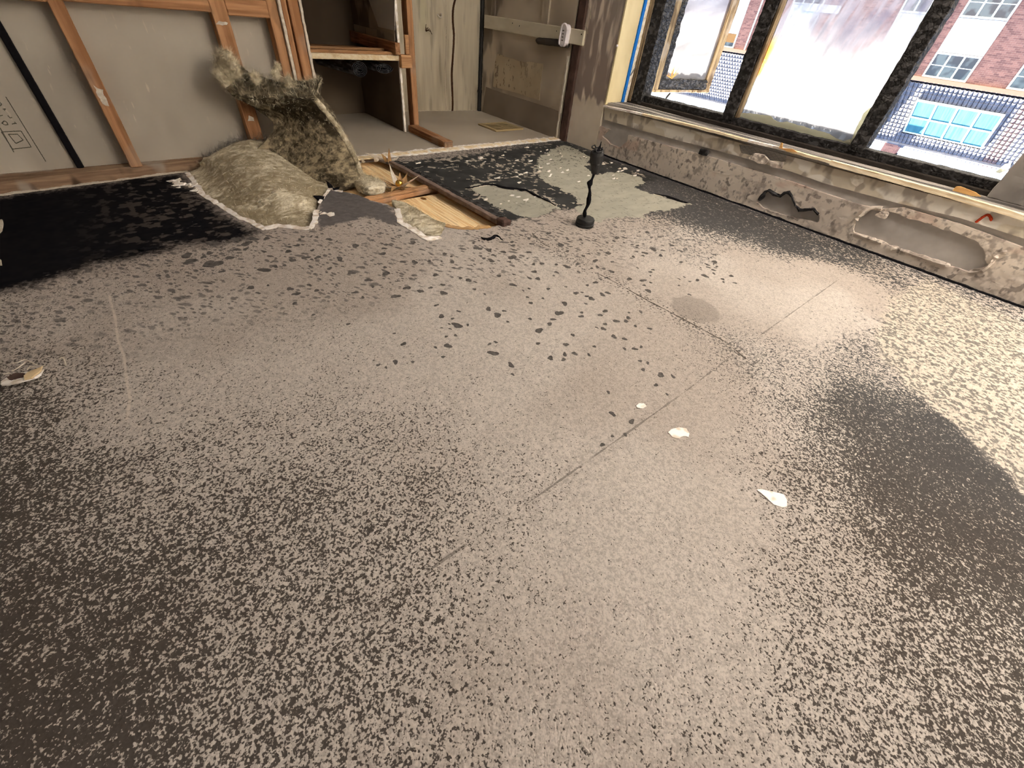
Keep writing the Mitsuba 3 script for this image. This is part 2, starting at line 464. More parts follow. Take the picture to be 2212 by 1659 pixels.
def closet_board(p, n, uv):
    x, y, d = plan(p)
    a = fbm(x * 2.0, y * 2.0, d * 1.1 + 3)
    b = fbm(x * 24, y * 24, d * 2.0)
    col = mix(lin(212, 204, 184), lin(172, 162, 142), smoothstep(0.3, 0.7, 0.65 * a + 0.35 * b))
    # run marks and the clean streak left by something that hung on the wall
    q = dr.abs(x - (2.31 + 0.05 * noise(d * 9))) - 0.035
    st = smoothstep(0.03, -0.02, q) * smoothstep(0.52, 0.60, d) * (y > 3.7)
    col = mix(col, lin(205, 200, 172), st * 0.7)
    return mix(col, lin(96, 84, 68), smoothstep(0.55, 0.75, fbm(x * 30, y * 30, d * 3)) * 0.35)


matte('m_closet_board', closet_board)


def closet_ceiling_fn(p, n, uv):
    x, y, d = plan(p)
    return mix(lin(190, 182, 168), lin(166, 157, 144), fbm(x * 2.2, y * 2.2, 1.0))


matte('m_closet_ceiling', closet_ceiling_fn)


def side_board(p, n, uv):
    x, y, d = plan(p)
    a = fbm(y * 3, d * 3, 2.0)
    col = mix(lin(198, 187, 170), lin(164, 152, 136), smoothstep(0.3, 0.7, a))
    k = smoothstep(0.5, 0.7, fbm(y * 11, d * 5, 6.0)) * smoothstep(3.3, 3.7, y)
    return mix(col, lin(70, 60, 54), k * 0.6)


matte('m_side_board', side_board)


def pale_patch(p, n, uv):
    x, y, d = plan(p)
    col = mix(lin(200, 188, 164), lin(172, 156, 130), fbm(y * 6, d * 6, 1.0))
    return mix(col, lin(96, 72, 56), smoothstep(0.62, 0.70, fbm(y * 40, d * 32, 5.0)) * smoothstep(2.9, 3.4, y) * 0.6)


matte('m_pale_patch', pale_patch)


def pier_fn(p, n, uv):
    """The burnt pier between cupboard and window: clean beige by the ceiling, brown soot lower down."""
    x, y, d = plan(p)
    lim = 0.20 + 0.16 * fbm(y * 14, d * 3, 2.0) + 0.10 * noise(y * 40, d * 9)
    br = smoothstep(-0.015, 0.02, d - lim)
    base = mix(lin(232, 222, 206), lin(206, 194, 178), fbm(y * 9, d * 9, 7.0))
    st = fbm(y * 26, d * 6, 4.0)
    brown = mix(lin(152, 138, 130), lin(224, 212, 198), smoothstep(0.45, 0.75, st))
    brown = mix(brown, lin(160, 152, 144), smoothstep(0.62, 0.9, d) * smoothstep(2.52, 2.36, y) * 0.7)
    return mix(base, brown, br)


matte('m_pier', pier_fn, lambda p, n, uv: fbm(plan(p)[1] * 40, plan(p)[2] * 40, 1.0), 0.003)


def plaster_fn(p, n, uv):
    """Old plaster on the beam over the window, with dirt and beige paint left in patches."""
    x, y, d = plan(p)
    a, b = fbm(y * 3.3, d * 5, 1.0), fbm(y * 17, d * 17, 3.0)
    col = mix(lin(216, 206, 194), lin(194, 184, 174), smoothstep(0.3, 0.7, a))
    col = mix(col, lin(140, 130, 122), smoothstep(0.50, 0.70, 0.5 * b + 0.5 * fbm(y * 60, d * 50, 8.0)) * 0.7)
    col = mix(col, lin(190, 158, 142), smoothstep(0.60, 0.72, fbm(y * 5, d * 9, 9.0)) * 0.4)
    return mix(col, lin(90, 82, 78), smoothstep(0.64, 0.74, fbm(y * 44, d * 36, 5.0)) * 0.6)


matte('m_plaster', plaster_fn, lambda p, n, uv: fbm(plan(p)[1] * 45, plan(p)[2] * 45, 2.0), 0.004)


def fascia_fn(p, n, uv):
    x, y, d = plan(p)
    a, b = fbm(y * 4, d * 6, 4.0), fbm(y * 21, d * 13, 6.0)
    col = mix(lin(206, 198, 182), lin(184, 174, 158), smoothstep(0.3, 0.7, a))
    col = mix(col, lin(222, 218, 210), smoothstep(0.55, 0.60, fbm(y * 5.5, d * 9, 12.0)) * 0.8)
    return mix(col, lin(118, 108, 100), smoothstep(0.58, 0.74, b) * 0.55)


matte('m_fascia', fascia_fn, lambda p, n, uv: fbm(plan(p)[1] * 45, plan(p)[2] * 45, 5.0), 0.003)


def concrete_fn(p, n, uv):
    x, y, d = plan(p)
    return mix(lin(184, 180, 176), lin(160, 155, 150), fbm(x * 20 + y * 12, y * 20, d * 20))


matte('m_concrete', concrete_fn, lambda p, n, uv: fbm(plan(p)[1] * 90, plan(p)[2] * 90, 1.0), 0.0015)


def char_h(p, n, uv):
    x, y, d = plan(p)
    a, b, r = voronoi(y * 55 + x * 35 + 3.0, d * 55)
    return smoothstep(0.0, 0.25, b - a) * 0.8 + 0.4 * fbm(x * 150, y * 150, d * 150)


def char_fn(p, n, uv):
    x, y, d = plan(p)
    return mix((0.010, 0.010, 0.011), (0.055, 0.055, 0.058), smoothstep(0.45, 0.7, fbm(x * 50, y * 50, d * 50)))


glossy('m_char', char_fn, 0.55, 0.4, 0.0, char_h, 0.006)
matte('m_charred_grey', lambda p, n, uv: mix(lin(70, 66, 62), lin(36, 33, 32), fbm(plan(p)[0] * 30, plan(p)[1] * 8, plan(p)[2] * 30)))
matte('m_frame_wood', wood_fn(2, lin(168, 150, 120), lin(96, 82, 66), 1.0))
matte('m_soffit', lambda p, n, uv: mix(lin(158, 154, 150), lin(86, 84, 84), smoothstep(0.35, 0.65, fbm(plan(p)[0] * 28, plan(p)[1] * 3, 2.0))))
matte('m_splinter', wood_fn(1, lin(244, 232, 206), lin(222, 200, 160), 0.15))
matte('m_orange_splinter', wood_fn(1, lin(226, 182, 120), lin(200, 150, 92), 0.1))
matte('m_cream', lambda p, n, uv: mix(lin(226, 214, 178), lin(200, 186, 146), fbm(plan(p)[0] * 14, plan(p)[1] * 14, plan(p)[2] * 6)))
matte('m_rail', lambda p, n, uv: mix(lin(222, 216, 198), lin(196, 188, 168), fbm(plan(p)[1] * 9, plan(p)[2] * 20, 1.0)))
matte('m_shaded_board', lambda p, n, uv: mix(lin(120, 108, 94), lin(88, 78, 68), fbm(plan(p)[0] * 4 + plan(p)[1] * 4, plan(p)[2] * 3, 1.0)))  # shade inside the left cupboard put into the colour as darker boards
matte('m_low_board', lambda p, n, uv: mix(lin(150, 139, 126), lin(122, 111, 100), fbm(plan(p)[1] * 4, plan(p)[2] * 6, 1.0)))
matte('m_blue', lin(40, 120, 214))
matte('m_white', lin(232, 228, 222))
matte('m_paper', lambda p, n, uv: mix(lin(246, 243, 238), lin(214, 204, 190), smoothstep(0.4, 0.7, fbm(plan(p)[0] * 60, plan(p)[1] * 60, plan(p)[2] * 60))))
matte('m_gypsum', lambda p, n, uv: mix(lin(226, 220, 208), lin(176, 166, 150), fbm(plan(p)[0] * 90, plan(p)[1] * 90, plan(p)[2] * 90)))
matte('m_brown_paper', lambda p, n, uv: mix(lin(206, 170, 122), lin(150, 118, 84), fbm(plan(p)[0] * 60, plan(p)[1] * 60, plan(p)[2] * 60)))
matte('m_black', (0.010, 0.010, 0.012))
matte('m_pock', lambda p, n, uv: mix((0.055, 0.052, 0.050), (0.15, 0.138, 0.13), fbm(plan(p)[0] * 90, plan(p)[1] * 90, 1.0)))
matte('m_flap_edge', lambda p, n, uv: mix(lin(150, 132, 122), lin(80, 70, 66), fbm(plan(p)[0] * 40, plan(p)[1] * 40, plan(p)[2] * 40)))
glossy('m_dark_plastic', (0.014, 0.015, 0.016), 0.45, 0.4)
glossy('m_white_plastic', lin(224, 220, 226), 0.4, 0.5)
glossy('m_brass', (0.86, 0.55, 0.12), 0.16, 0.5, 1.0)
glossy('m_galvanised', lin(150, 150, 148), 0.4, 0.5, 0.8)
glossy('m_bag', lambda p, n, uv: mix(lin(24, 27, 36), lin(80, 84, 92), smoothstep(0.5, 0.75, fbm(plan(p)[0] * 60, plan(p)[1] * 20, plan(p)[2] * 60))), 0.45, 0.5)
matte('m_cable', lin(78, 56, 42))
matte('m_dark_grey', lin(78, 74, 70))
matte('m_vent', lin(178, 160, 122))
matte('m_red', lin(168, 62, 40))
matte('m_ink', lin(92, 92, 80))
matte('m_dark_brick', lambda p, n, uv: mix(lin(104, 84, 76), lin(60, 50, 48), fbm(plan(p)[0] * 30, plan(p)[1] * 30, plan(p)[2] * 20)))


def wool_base(x, y, d):
    w_ = 0.05 * noise(x * 8, y * 8, d * 8)
    a = fbm(x * 5 + y * 2, y * 6, d * 6)
    b = fbm((x + w_ * 0.2) * 34, (y + w_) * 70, d * 42)
    c = fbm((x + w_ * 0.3) * 95, (y + w_) * 190, d * 120)
    return a, b, c


def wool_fn(p, n, uv):
    x, y, d = plan(p)
    a, b, c = wool_base(x, y, d)
    col = mix(lin(230, 224, 204), lin(178, 166, 136), smoothstep(0.3, 0.7, 0.2 * a + 0.35 * b + 0.45 * c))
    so = smoothstep(0.48, 0.75, 0.6 * a + 0.3 * b + 0.1 * c + 0.10)
    return mix(col, lin(128, 116, 92), so * 0.7)


def sooty_wool_fn(p, n, uv):
    x, y, d = plan(p)
    a, b, c = wool_base(x, y, d)
    col = mix(lin(170, 158, 132), lin(96, 86, 68), smoothstep(0.3, 0.68, 0.3 * a + 0.4 * b + 0.3 * c))
    dark = smoothstep(0.42, 0.68, 0.5 * fbm(x * 11, y * 11, d * 9 + 4.0) + 0.35 * b + 0.15 * c + 0.16 * smoothstep(0.12, 0.34, d))
    return mix(col, lin(38, 33, 27), dark * 0.85)


def wool_h(p, n, uv):
    x, y, d = plan(p)
    return fbm(x * 70, y * 95, d * 60, octaves=3)


matte('m_wool', wool_fn, wool_h, 0.010)
matte('m_sooty_wool', sooty_wool_fn, wool_h, 0.010)
matte('m_wool_fibre', lambda p, n, uv: mix(lin(232, 224, 200), lin(150, 138, 112), smoothstep(0.35, 0.65, fbm(plan(p)[0] * 40, plan(p)[1] * 40, plan(p)[2] * 40))))


def brick_fn(p, n, uv):
    x, y, d = plan(p)
    row = dr.floor(d / 0.075)
    yy = y / 0.215 + 0.5 * (row - 2 * dr.floor(row / 2))
    r = mikit.cell_rand(dr.floor(yy), row, 3.0)
    col = mix(lin(176, 136, 130), lin(134, 102, 102), r)
    fy, fd = yy - dr.floor(yy), d / 0.075 - row
    mort = dr.maximum(smoothstep(0.06, 0.03, fy), smoothstep(0.16, 0.08, fd))
    return mix(col, lin(196, 172, 164), mort * 0.6)


matte('m_brick', brick_fn)
glossy('m_tile', lambda p, n, uv: mix(lin(112, 114, 124), lin(140, 140, 148), mikit.cell_rand(dr.floor(plan(p)[1] / 0.205), dr.floor(plan(p)[2] / 0.2), 1.0)), 0.35, 0.6)
glossy('m_tile_brown', lambda p, n, uv: mix(lin(120, 100, 100), lin(142, 120, 118), mikit.cell_rand(dr.floor(plan(p)[1] / 0.205), dr.floor(plan(p)[2] / 0.2), 1.0)), 0.45, 0.5)
matte('m_house_white', lin(228, 236, 236))
matte('m_cladding', lambda p, n, uv: mix((0.80, 0.83, 0.84), (0.62, 0.66, 0.68), smoothstep(0.08, 0.03, plan(p)[2] * 6 - dr.floor(plan(p)[2] * 6))))
matte('m_gutter', lin(206, 176, 152))
glossy('m_house_glass', lambda p, n, uv: mix(lin(52, 66, 84), lin(104, 122, 132), smoothstep(0.4, 0.65, fbm(plan(p)[1] * 2.5, plan(p)[2] * 2.5, 1.0))), 0.12, 0.6)
matte('m_cyan', lambda p, n, uv: mix(lin(64, 128, 148), lin(96, 156, 172), fbm(plan(p)[1] * 16, plan(p)[2] * 1.5, 1.0)))
matte('m_blind', lin(176, 138, 96))
matte('m_slate', lin(40, 42, 52))
matte('m_ground', lambda p, n, uv: mix(lin(100, 100, 100), lin(82, 84, 80), fbm(plan(p)[0] * 0.3, plan(p)[1] * 0.3, 1.0)))
matte('m_floor', lambda p, n, uv: mix(lin(212, 212, 214), lin(186, 186, 190), fbm(plan(p)[0] * 3, plan(p)[1] * 3, 1.0)))
matte('m_room_wall', lambda p, n, uv: mix(lin(222, 219, 214), lin(196, 192, 186), fbm(plan(p)[0] * 2, plan(p)[1] * 2, plan(p)[2] * 2)))

# sooty window glass: a film of soot and water marks over clear glass


def film(p, n, uv):
    x, y, d = plan(p)
    a = fbm(y * 3.2, d * 2.2, 1.0)
    st = fbm(y * 46 + d * 10, d * 8, 2.0)
    low = smoothstep(0.95, 0.55, d)
    return dr.clip(0.34 + 0.5 * low + 0.6 * (a - 0.5) + 0.8 * (st - 0.5), 0.10, 0.95)


def film_colour(p, n, uv):
    x, y, d = plan(p)
    col = mix((0.085, 0.092, 0.125), (0.040, 0.045, 0.075), smoothstep(0.4, 0.65, fbm(y * 9, d * 7, 3.0)))
    col = mix(col, (0.30, 0.31, 0.33), smoothstep(0.95, 0.55, d + 0.16 * (fbm(y * 5, d * 5, 8.0) - 0.5)))
    return mix(col, (0.34, 0.17, 0.015), smoothstep(0.05, 0.01, dr.abs(y - (3.19,1.416,0.721)[1] - 0.02 * noise(d * 20))) * smoothstep(0.58, 0.64, d) * smoothstep(0.82, 0.74, d) * 0.9)


scene['m_sooty_glass'] = {'type': 'blendbsdf', 'weight': mikit.proc(film), 'a': {'type': 'thindielectric', 'int_ior': 1.5},
                          'b': {'type': 'principledthin', 'base_color': mikit.proc(film_colour), 'roughness': 0.7, 'diff_trans': 1.5, 'spec_trans': 0.0}}
scene['m_shard'] = {'type': 'blendbsdf', 'weight': 0.85, 'a': {'type': 'thindielectric', 'int_ior': 1.5},
                    'b': {'type': 'principledthin', 'base_color': {'type': 'rgb', 'value': [0.80, 0.80, 0.66]}, 'roughness': 0.6, 'diff_trans': 1.2, 'spec_trans': 0.0}}

# ================================================================================= THE ROOM SHELL
HOLE = [(0.224,2.815),(0.225,2.472),(0.26,2.291),(0.294,2.124),(0.321,2.053),(0.345,1.964),(0.401,1.973),(0.46,1.921),(0.504,1.887),(0.547,1.939),(0.601,2.064),(0.646,2.141),(0.768,2.316),(0.81,2.251),(0.864,2.175),(0.881,2.079),(0.93,2.0),(0.943,1.918),(0.889,1.778),(0.896,1.644),(0.901,1.552),(0.957,1.545),(1.046,1.637),(1.109,1.581),(1.168,1.55),(1.249,1.527),(1.308,1.528),(1.262,2.622)] + [(1.22, 2.80), (0.23, 2.90)]
ROOM = [(-2.0, -2.6), (2.89, -2.6), (2.89, 2.68), (1.24, 2.725), (0.97, 2.80), (0.23, 2.846), (-0.47, 2.774), (-2.0, 2.617)]
hole = sg.Polygon(ragged(HOLE, 0.008, 0.02, 5)).buffer(0)
room = sg.Polygon(ROOM)
ceiling = struct('ceiling', 'soot speckled stippled ceiling with a torn hole, burnt black at its far left end')
put_struct('ceiling', prism(room.difference(hole), 'd', 0, -0.0125), 'm_ceiling')

# floor deck above the ceiling, joists
put('floor_deck', box(-2.1, 3.2, -2.7, 4.1, -0.24, -0.20), 'm_plate', 'ceiling')
for x in (0.10, 1.34):
    put('joist', box(x, x + 0.045, -2.6, 2.9, -0.20, -0.013), 'm_stud_deep', 'ceiling')

# torn lining paper and board edges round the hole


def edge_strip(pts, wid, seed, d=0.004, mat='m_paper', name='torn_edge', parent='ceiling', side=0.3):
    p = ragged(pts, 0.004, 0.012, seed, closed=False)
    n = len(p)
    t = np.gradient(p, axis=0)
    t /= np.linalg.norm(t, axis=1, keepdims=True) + 1e-9
    nn = np.c_[-t[:, 1], t[:, 0]]
    g = meshkit.fbm(np.c_[p * 40, np.full(n, seed)], 3, seed)[:, None]
    g2 = meshkit.fbm(np.c_[p * 60, np.full(n, seed + 9.0)], 3, seed + 4)[:, None]
    a = p + nn * wid * (side + 0.5 * g)
    b = p - nn * wid * (1 - side) * (0.35 + 0.9 * g2)
    z = d + 0.012 * (g - 0.4)
    top = np.stack([np.c_[a, z], np.c_[b, z * 0.4 + 0.001]], 0)
    bot = top - [0, 0, 0.0035]
    return put(name, slab(top, bot), mat, parent)


edge_strip([(0.224,2.815),(0.222,2.459),(0.258,2.28),(0.291,2.114),(0.318,2.043),(0.342,1.954)], 0.020, 11)
edge_strip([(0.342,1.954),(0.398,1.964),(0.457,1.911),(0.5,1.878)], 0.020, 12)
edge_strip([(0.502,1.882),(0.549,1.938),(0.603,2.063)], 0.022, 13)
edge_strip([(0.943,1.918),(0.884,1.768),(0.891,1.635),(0.896,1.544),(0.959,1.538)], 0.026, 14)
edge_strip([(1.043,1.632),(1.103,1.572),(1.162,1.541),(1.235,1.528)], 0.020, 15, mat='m_brown_paper')
edge_strip([(0.646,2.141),(0.765,2.309),(0.807,2.245)], 0.012, 16)
edge_strip([(-2.0, 2.617), (-1.2, 2.70), (-0.47, 2.772), (0.23, 2.844)], 0.014, 17, mat='m_gypsum', name='board_edge')

# ---------------------------------------------------------------- the stripped stud wall
wall_back = struct('wall_back', 'stripped timber stud wall with smoke browned boards behind the studs')
pl = sg.Polygon([(-2.0, 2.62), (-0.47, 2.777), (0.23, 2.849), (0.97, 2.803), (0.97, 2.90), (-2.0, 2.90)])
put('top_plate', prism(pl, 'd', 0.0, 0.05), 'm_plate', wall_back)
SX = [0.008,0.056,0.567,0.633,0.815,0.862,0.877,0.906,0.912,0.961,0.973]
for a, b in ((SX[0], SX[1]), (SX[2], SX[3]), (SX[4], SX[5]), (-0.62, -0.57), (-1.22, -1.17)):
    put('stud', rough(box(a, b, 2.815, 2.885, 0.048, 2.4), 0.0015, 30, 0.09, int(a * 100)), 'm_stud_upright', wall_back)
NOG = [0.649,0.652,0.638,0.696]
put('nogging', rough(box(SX[1], SX[2], 2.815, 2.885, NOG[0] - 0.004, NOG[0] + 0.046), 0.0015, 30, 0.09, 3), 'm_stud_long', wall_back)
put('nogging', rough(box(SX[3], SX[4], 2.815, 2.885, NOG[2], NOG[3] + 0.006), 0.0015, 30, 0.09, 4), 'm_stud_long', wall_back)
put('nogging', box(-0.57, SX[0], 2.815, 2.885, NOG[0] - 0.01, NOG[0] + 0.04), 'm_stud_long', wall_back)
BX = [-0.173][0]
for a, b in ((-2.0, BX - 0.002), (BX + 0.002, 0.60), (0.603, 0.965)):
    put('board', box(a, b, 2.89, 2.902, -0.19, 2.4, 0.001), 'm_soot_board', wall_back)
put('black_channel', box(BX - 0.013, BX + 0.013, 2.872, 2.889, 0.05, 2.4), 'm_black', wall_back)
# the doubled post at the end: board edge, thin packer, post, board edge
put('board_edge', rough(box(SX[5] + 0.001, SX[6], 2.80, 2.885, 0.0, 2.4, 0.001), 0.002, 40, 0.05, 8), 'm_gypsum', wall_back)
put('packer', box(SX[6] + 0.001, SX[7] - 0.002, 2.803, 2.885, 0.0, 2.4), 'm_stud_upright', wall_back)
put('end_post', rough(box(SX[8], SX[9], 2.80, 2.885, 0.0, 2.4), 0.0015, 30, 0.09, 9), 'm_stud_upright', wall_back)
put('board_edge', rough(box(SX[9] + 0.001, SX[10] + 0.002, 2.794, 2.90, 0.0, 2.4, 0.001), 0.004, 50, 0.03, 10), 'm_gypsum', wall_back)
# plaster smears and splinters left along the timbers
for k, (px, w_, h_) in enumerate(((SX[0] + 0.022, 0.03, 0.07), (SX[2] + 0.03, 0.05, 0.012), (SX[2] + 0.03, 0.03, 0.02))):
    dd = ((0.015,2.81,0.342)[2], (0.592,2.81,0.609)[2], (0.639,2.81,0.229)[2])[k]
    put('plaster_smear', prism(sg.Polygon(ragged([(px - w_ / 2, dd - h_ / 2), (px + w_ / 3, dd - h_ / 1.6), (px + w_ / 2, dd + h_ / 4), (px - w_ / 5, dd + h_ / 2)], 0.010, 0.010, 40 + k)).buffer(0), 'y', 2.8125, 2.8155), 'm_gypsum', wall_back)

# printed stamp on the left board


def inked(pts, Y, r=0.0016):
    out = []
    for a, b in zip(pts[:-1], pts[1:]):
        a, b = np.array([a[0], a[1]]), np.array([b[0], b[1]])
        L = np.linalg.norm(b - a)
        m = box(0, L, -0.0004, 0.0004, -r, r, 0)
        t = (b - a) / L
        R = np.eye(4)
        R[:3, 0], R[:3, 1], R[:3, 2] = [t[0], 0, t[1]], [0, 1, 0], [-t[1], 0, t[0]]
        R[:3, 3] = [a[0], Y, a[1]]
        m.apply_transform(R)
        out.append(m)
    return out


STAMP = [[(-0.276,0.328),(-0.278,0.084)], [(-0.355,0.206),(-0.295,0.206),(-0.295,0.144),(-0.356,0.141),(-0.355,0.206)], [(-0.339,0.196),(-0.312,0.195),(-0.306,0.172),(-0.335,0.161),(-0.339,0.196)],
         [(-0.303,0.31),(-0.302,0.302),(-0.31,0.297)], [(-0.308,0.286),(-0.299,0.287),(-0.306,0.281)], [(-0.305,0.263),(-0.303,0.254),(-0.296,0.256)], [(-0.309,0.232),(-0.296,0.235),(-0.297,0.24),(-0.295,0.232)],
         [(-0.337,0.237),(-0.325,0.245),(-0.32,0.24),(-0.322,0.231),(-0.331,0.23),(-0.337,0.237)], [(-0.328,0.263),(-0.319,0.265)], [(-0.351,0.221),(-0.358,0.129)]]
ink = []
for s in STAMP:
    ink += inked(s, 2.8895)
put('printed_stamp', ink, 'm_ink', wall_back, label='faded printed stamp with a box symbol on the left board')

# ---------------------------------------------------------------- the two cupboards behind
struct('closet_ceiling', 'smoke grey ceiling of the two open cupboards')
put_struct('closet_ceiling', box(0.97, 2.9, 2.76, 4.06, -0.0125, 0.0, 0.0), 'm_closet_ceiling')
struct('wall_closet', 'stained back wall of the cupboards')
put('board', obox((0.9, 3.956), (1.80, 3.956), 0.012, -0.05, 2.4, 0), 'm_shaded_board', 'wall_closet')
put('board', obox((1.76, 4.006), (2.95, 3.820), 0.012, -0.05, 2.4, 0), 'm_closet_board', 'wall_closet')
put('side_board', box(0.969, 0.981, 2.90, 3.95, -0.05, 2.4, 0), 'm_shaded_board', 'wall_closet')
edge_strip([(1.85, 3.985), (2.3, 3.915), (2.85, 3.829)], 0.012, 21, d=0.002, mat='m_gypsum', name='board_edge', parent='wall_closet')
wall_part = struct('wall_partition', 'thin partition between the two cupboards with a bare timber post at its near end')
put('board', box(1.742, 1.755, 3.29, 3.955, 0.0, 2.4, 0.001), 'm_shaded_board', wall_part)
put('board_edge', rough(box(1.740, 1.757, 3.272, 3.289, 0.0, 2.4, 0.001), 0.003, 60, 0.03, 12), 'm_paper', wall_part)
put('post', rough(box((1.829,3.28,0.752)[0], (1.874,3.28,0.756)[0], 3.278, 3.35, 0.0, 2.4), 0.0015, 30, 0.09, 13), 'm_stud_upright', wall_part)
put('grey_panel', box(1.738, 1.7415, 3.30, (1.74,3.993,0.603)[1], (1.74,3.961,0.541)[2], 1.6, 0.001), 'm_side_board', wall_part, label='lighter smoke streaked panel on the partition')
wash = sg.Polygon([(3.635,0.726),(3.578,0.658),(3.527,0.593),(3.292,0.594),(3.259,0.747)])
put('clean_panel', prism(wash, 'x', 1.735, 1.7378), 'm_white', wall_part, label='clean pale area of the partition panel')
put('tape_band', box(1.7335, 1.7375, 3.30, (1.735,3.936,0.554)[1], (1.735,3.945,0.532)[2], (1.735,3.928,0.576)[2], 0.001), 'm_fascia', wall_part)
put('added_front_board', box(0.985, 1.738, 2.735, 2.755, 0.80, 2.4), 'm_closet_board', 'wall_closet')  # unseen board added to keep floor light out of the left cupboard
# threshold strip between ceiling and cupboards
trim = struct('trim_1', 'torn pale timber strip along the edge between the ceiling and the cupboards')
put('strip', obox((1.10, 2.752), (2.885, 2.716), 0.050, -0.002, 0.008), 'm_splinter', trim)
edge_strip([(1.10, 2.780), (1.5, 2.772), (2.2, 2.758), (2.88, 2.744)], 0.030, 22, d=0.007, mat='m_paper', name='paper_edge', parent=trim)
edge_strip([(1.22, 2.728), (1.5, 2.722), (2.2, 2.708), (2.88, 2.694)], 0.036, 23, d=0.007, mat='m_paper', name='paper_edge', parent=trim)

# side wall of the right-hand cupboard
wall_side = struct('wall_side', 'sooty boarded side wall of the right-hand cupboard')
put('board', box(2.872, 2.884, 2.72, 3.85, -0.05, 2.4, 0), 'm_side_board', wall_side)
LB = [(3.731,0.205),(3.507,0.198),(3.195,0.198),(2.842,0.197),(2.714,0.188),(2.7,-0.005),(3.775,-0.002)]
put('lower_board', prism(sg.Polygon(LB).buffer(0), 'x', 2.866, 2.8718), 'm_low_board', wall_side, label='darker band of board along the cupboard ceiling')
PP = [(3.588,0.466),(3.483,0.459),(3.296,0.453),(2.999,0.469),(2.994,0.225),(3.261,0.23),(3.624,0.225),(3.619,0.385)]
put('pale_board', prism(sg.Polygon(ragged(PP, 0.006, 0.03, 3)).buffer(0), 'x', 2.868, 2.8716), 'm_pale_patch', wall_side, label='pale unsooted patch on the side wall')
for y0, y1 in (((2.86,3.686,0.748)[1], (2.86,3.635,0.751)[1]), ((2.86,3.065,0.762)[1], (2.86,2.984,0.768)[1])):
    put('batten', box(2.855, 2.872, y0, y1, 0.70, 2.0), 'm_side_board', wall_side)
put('brick_strip', rough(box(2.868, 2.895, (2.88,2.681,0.418)[1] - 0.05, (2.88,2.681,0.418)[1] + 0.018, 0.0, 2.4), 0.006, 25, 0.04, 14), 'm_dark_brick', wall_side)
put('board_edge', rough(box(2.860, 2.872, 2.722, 2.738, 0.0, 0.55, 0.001), 0.006, 40, 0.02, 15), 'm_gypsum', wall_side)

# ---------------------------------------------------------------- window wall
wall_right = struct('wall_right', 'scarred plaster beam and burnt pier around the window')
put('pier', box(2.89, 3.22, 2.312, 2.676, -0.05, 2.4, 0.004), 'm_pier', wall_right)
put('beam_core', box(2.905, 3.20, -2.6, 2.311, -0.2, 0.312, 0.002), 'm_concrete', wall_right)
CREASE = [(2.286,0.225),(1.815,0.229),(1.232,0.243),(0.877,0.245),(0.691,0.237),(0.34,0.245),(0.089,0.259),(-0.148,0.252)]
LOWER = [(2.261,0.176),(1.932,0.178),(1.469,0.195),(1.182,0.199),(0.851,0.2),(0.665,0.194),(0.497,0.191),(0.39,0.198),(0.309,0.235),(0.073,0.237),(-0.171,0.221)]
HA = [(0.981,0.041),(0.96,0.102),(0.932,0.119),(0.876,0.11),(0.849,0.142),(0.812,0.13),(0.751,0.079),(0.695,0.098),(0.658,0.1),(0.627,0.087),(0.618,0.046),(0.756,0.029),(0.918,0.023)]
HB = [(0.427,0.059),(0.462,0.115),(0.455,0.15),(0.43,0.187),(0.359,0.199),(0.153,0.199),(-0.011,0.196),(-0.064,0.172),(-0.125,0.109),(-0.08,0.064),(-0.008,0.058),(0.128,0.063),(0.271,0.062),(0.371,0.063)]
HC = [(2.276,0.12),(2.228,0.174),(2.181,0.184),(2.041,0.186),(2.031,0.135),(2.084,0.086),(2.18,0.085)]
R_END = LOWER[-1][1] + 0.055
plaster = sg.Polygon(LOWER + [(-2.6, R_END + 0.02), (-2.6, 0.0), (2.311, 0.0), (2.311, LOWER[0][1])]).buffer(0)
for k, hp in enumerate((HA, HB, HC)):
    plaster = plaster.difference(sg.Polygon(ragged(hp, 0.010, 0.016, 50 + k)).buffer(0))
put('plaster', rough(prism(plaster, 'x', 2.888, 2.9045), 0.0012, 18, 0.16, 16), 'm_plaster', wall_right)
fascia = sg.Polygon(CREASE + [(-2.6, CREASE[-1][1] + 0.09), (-2.6, 0.335), (2.311, 0.303)]).buffer(0)
LATH = [(1.227,0.3),(1.082,0.324),(0.945,0.333),(0.931,0.284),(1.012,0.268),(1.103,0.267),(1.197,0.264)]
CHIP = [(0.591,0.291),(0.576,0.311),(0.535,0.316),(0.525,0.294),(0.542,0.264),(0.569,0.27)]
fascia = fascia.difference(sg.Polygon(ragged(LATH, 0.008, 0.015, 61)).buffer(0))
put('fascia', prism(fascia, 'x', 2.892, 2.9045), 'm_fascia', wall_right)
put('chipped_patch', prism(sg.Polygon(ragged(CHIP, 0.006, 0.012, 62)).buffer(0), 'x', 2.8895, 2.8925), 'm_gypsum', wall_right)
lath = []
lp = sg.Polygon(LATH)
y0, d0, y1, d1 = lp.bounds
for s in (1, -1):
    for k in np.arange(-0.4, 0.6, 0.018):
        seg = sg.LineString([(y0 - 0.1, d0 + k + (0 if s > 0 else 0)), (y1 + 0.1, d0 + k + s * 0.55 * (y1 - y0 + 0.2))]).intersection(lp)
        for g in getattr(seg, 'geoms', [seg]):
            if g.length > 0.01:
                q = np.array(g.coords)
                lath.append(tube(np.c_[np.full(len(q), 2.8985), q], 0.0013, 5))
put('metal_lath', lath, 'm_galvanised', wall_right, label='strip of expanded metal lath laid bare in the beam', kind='stuff')
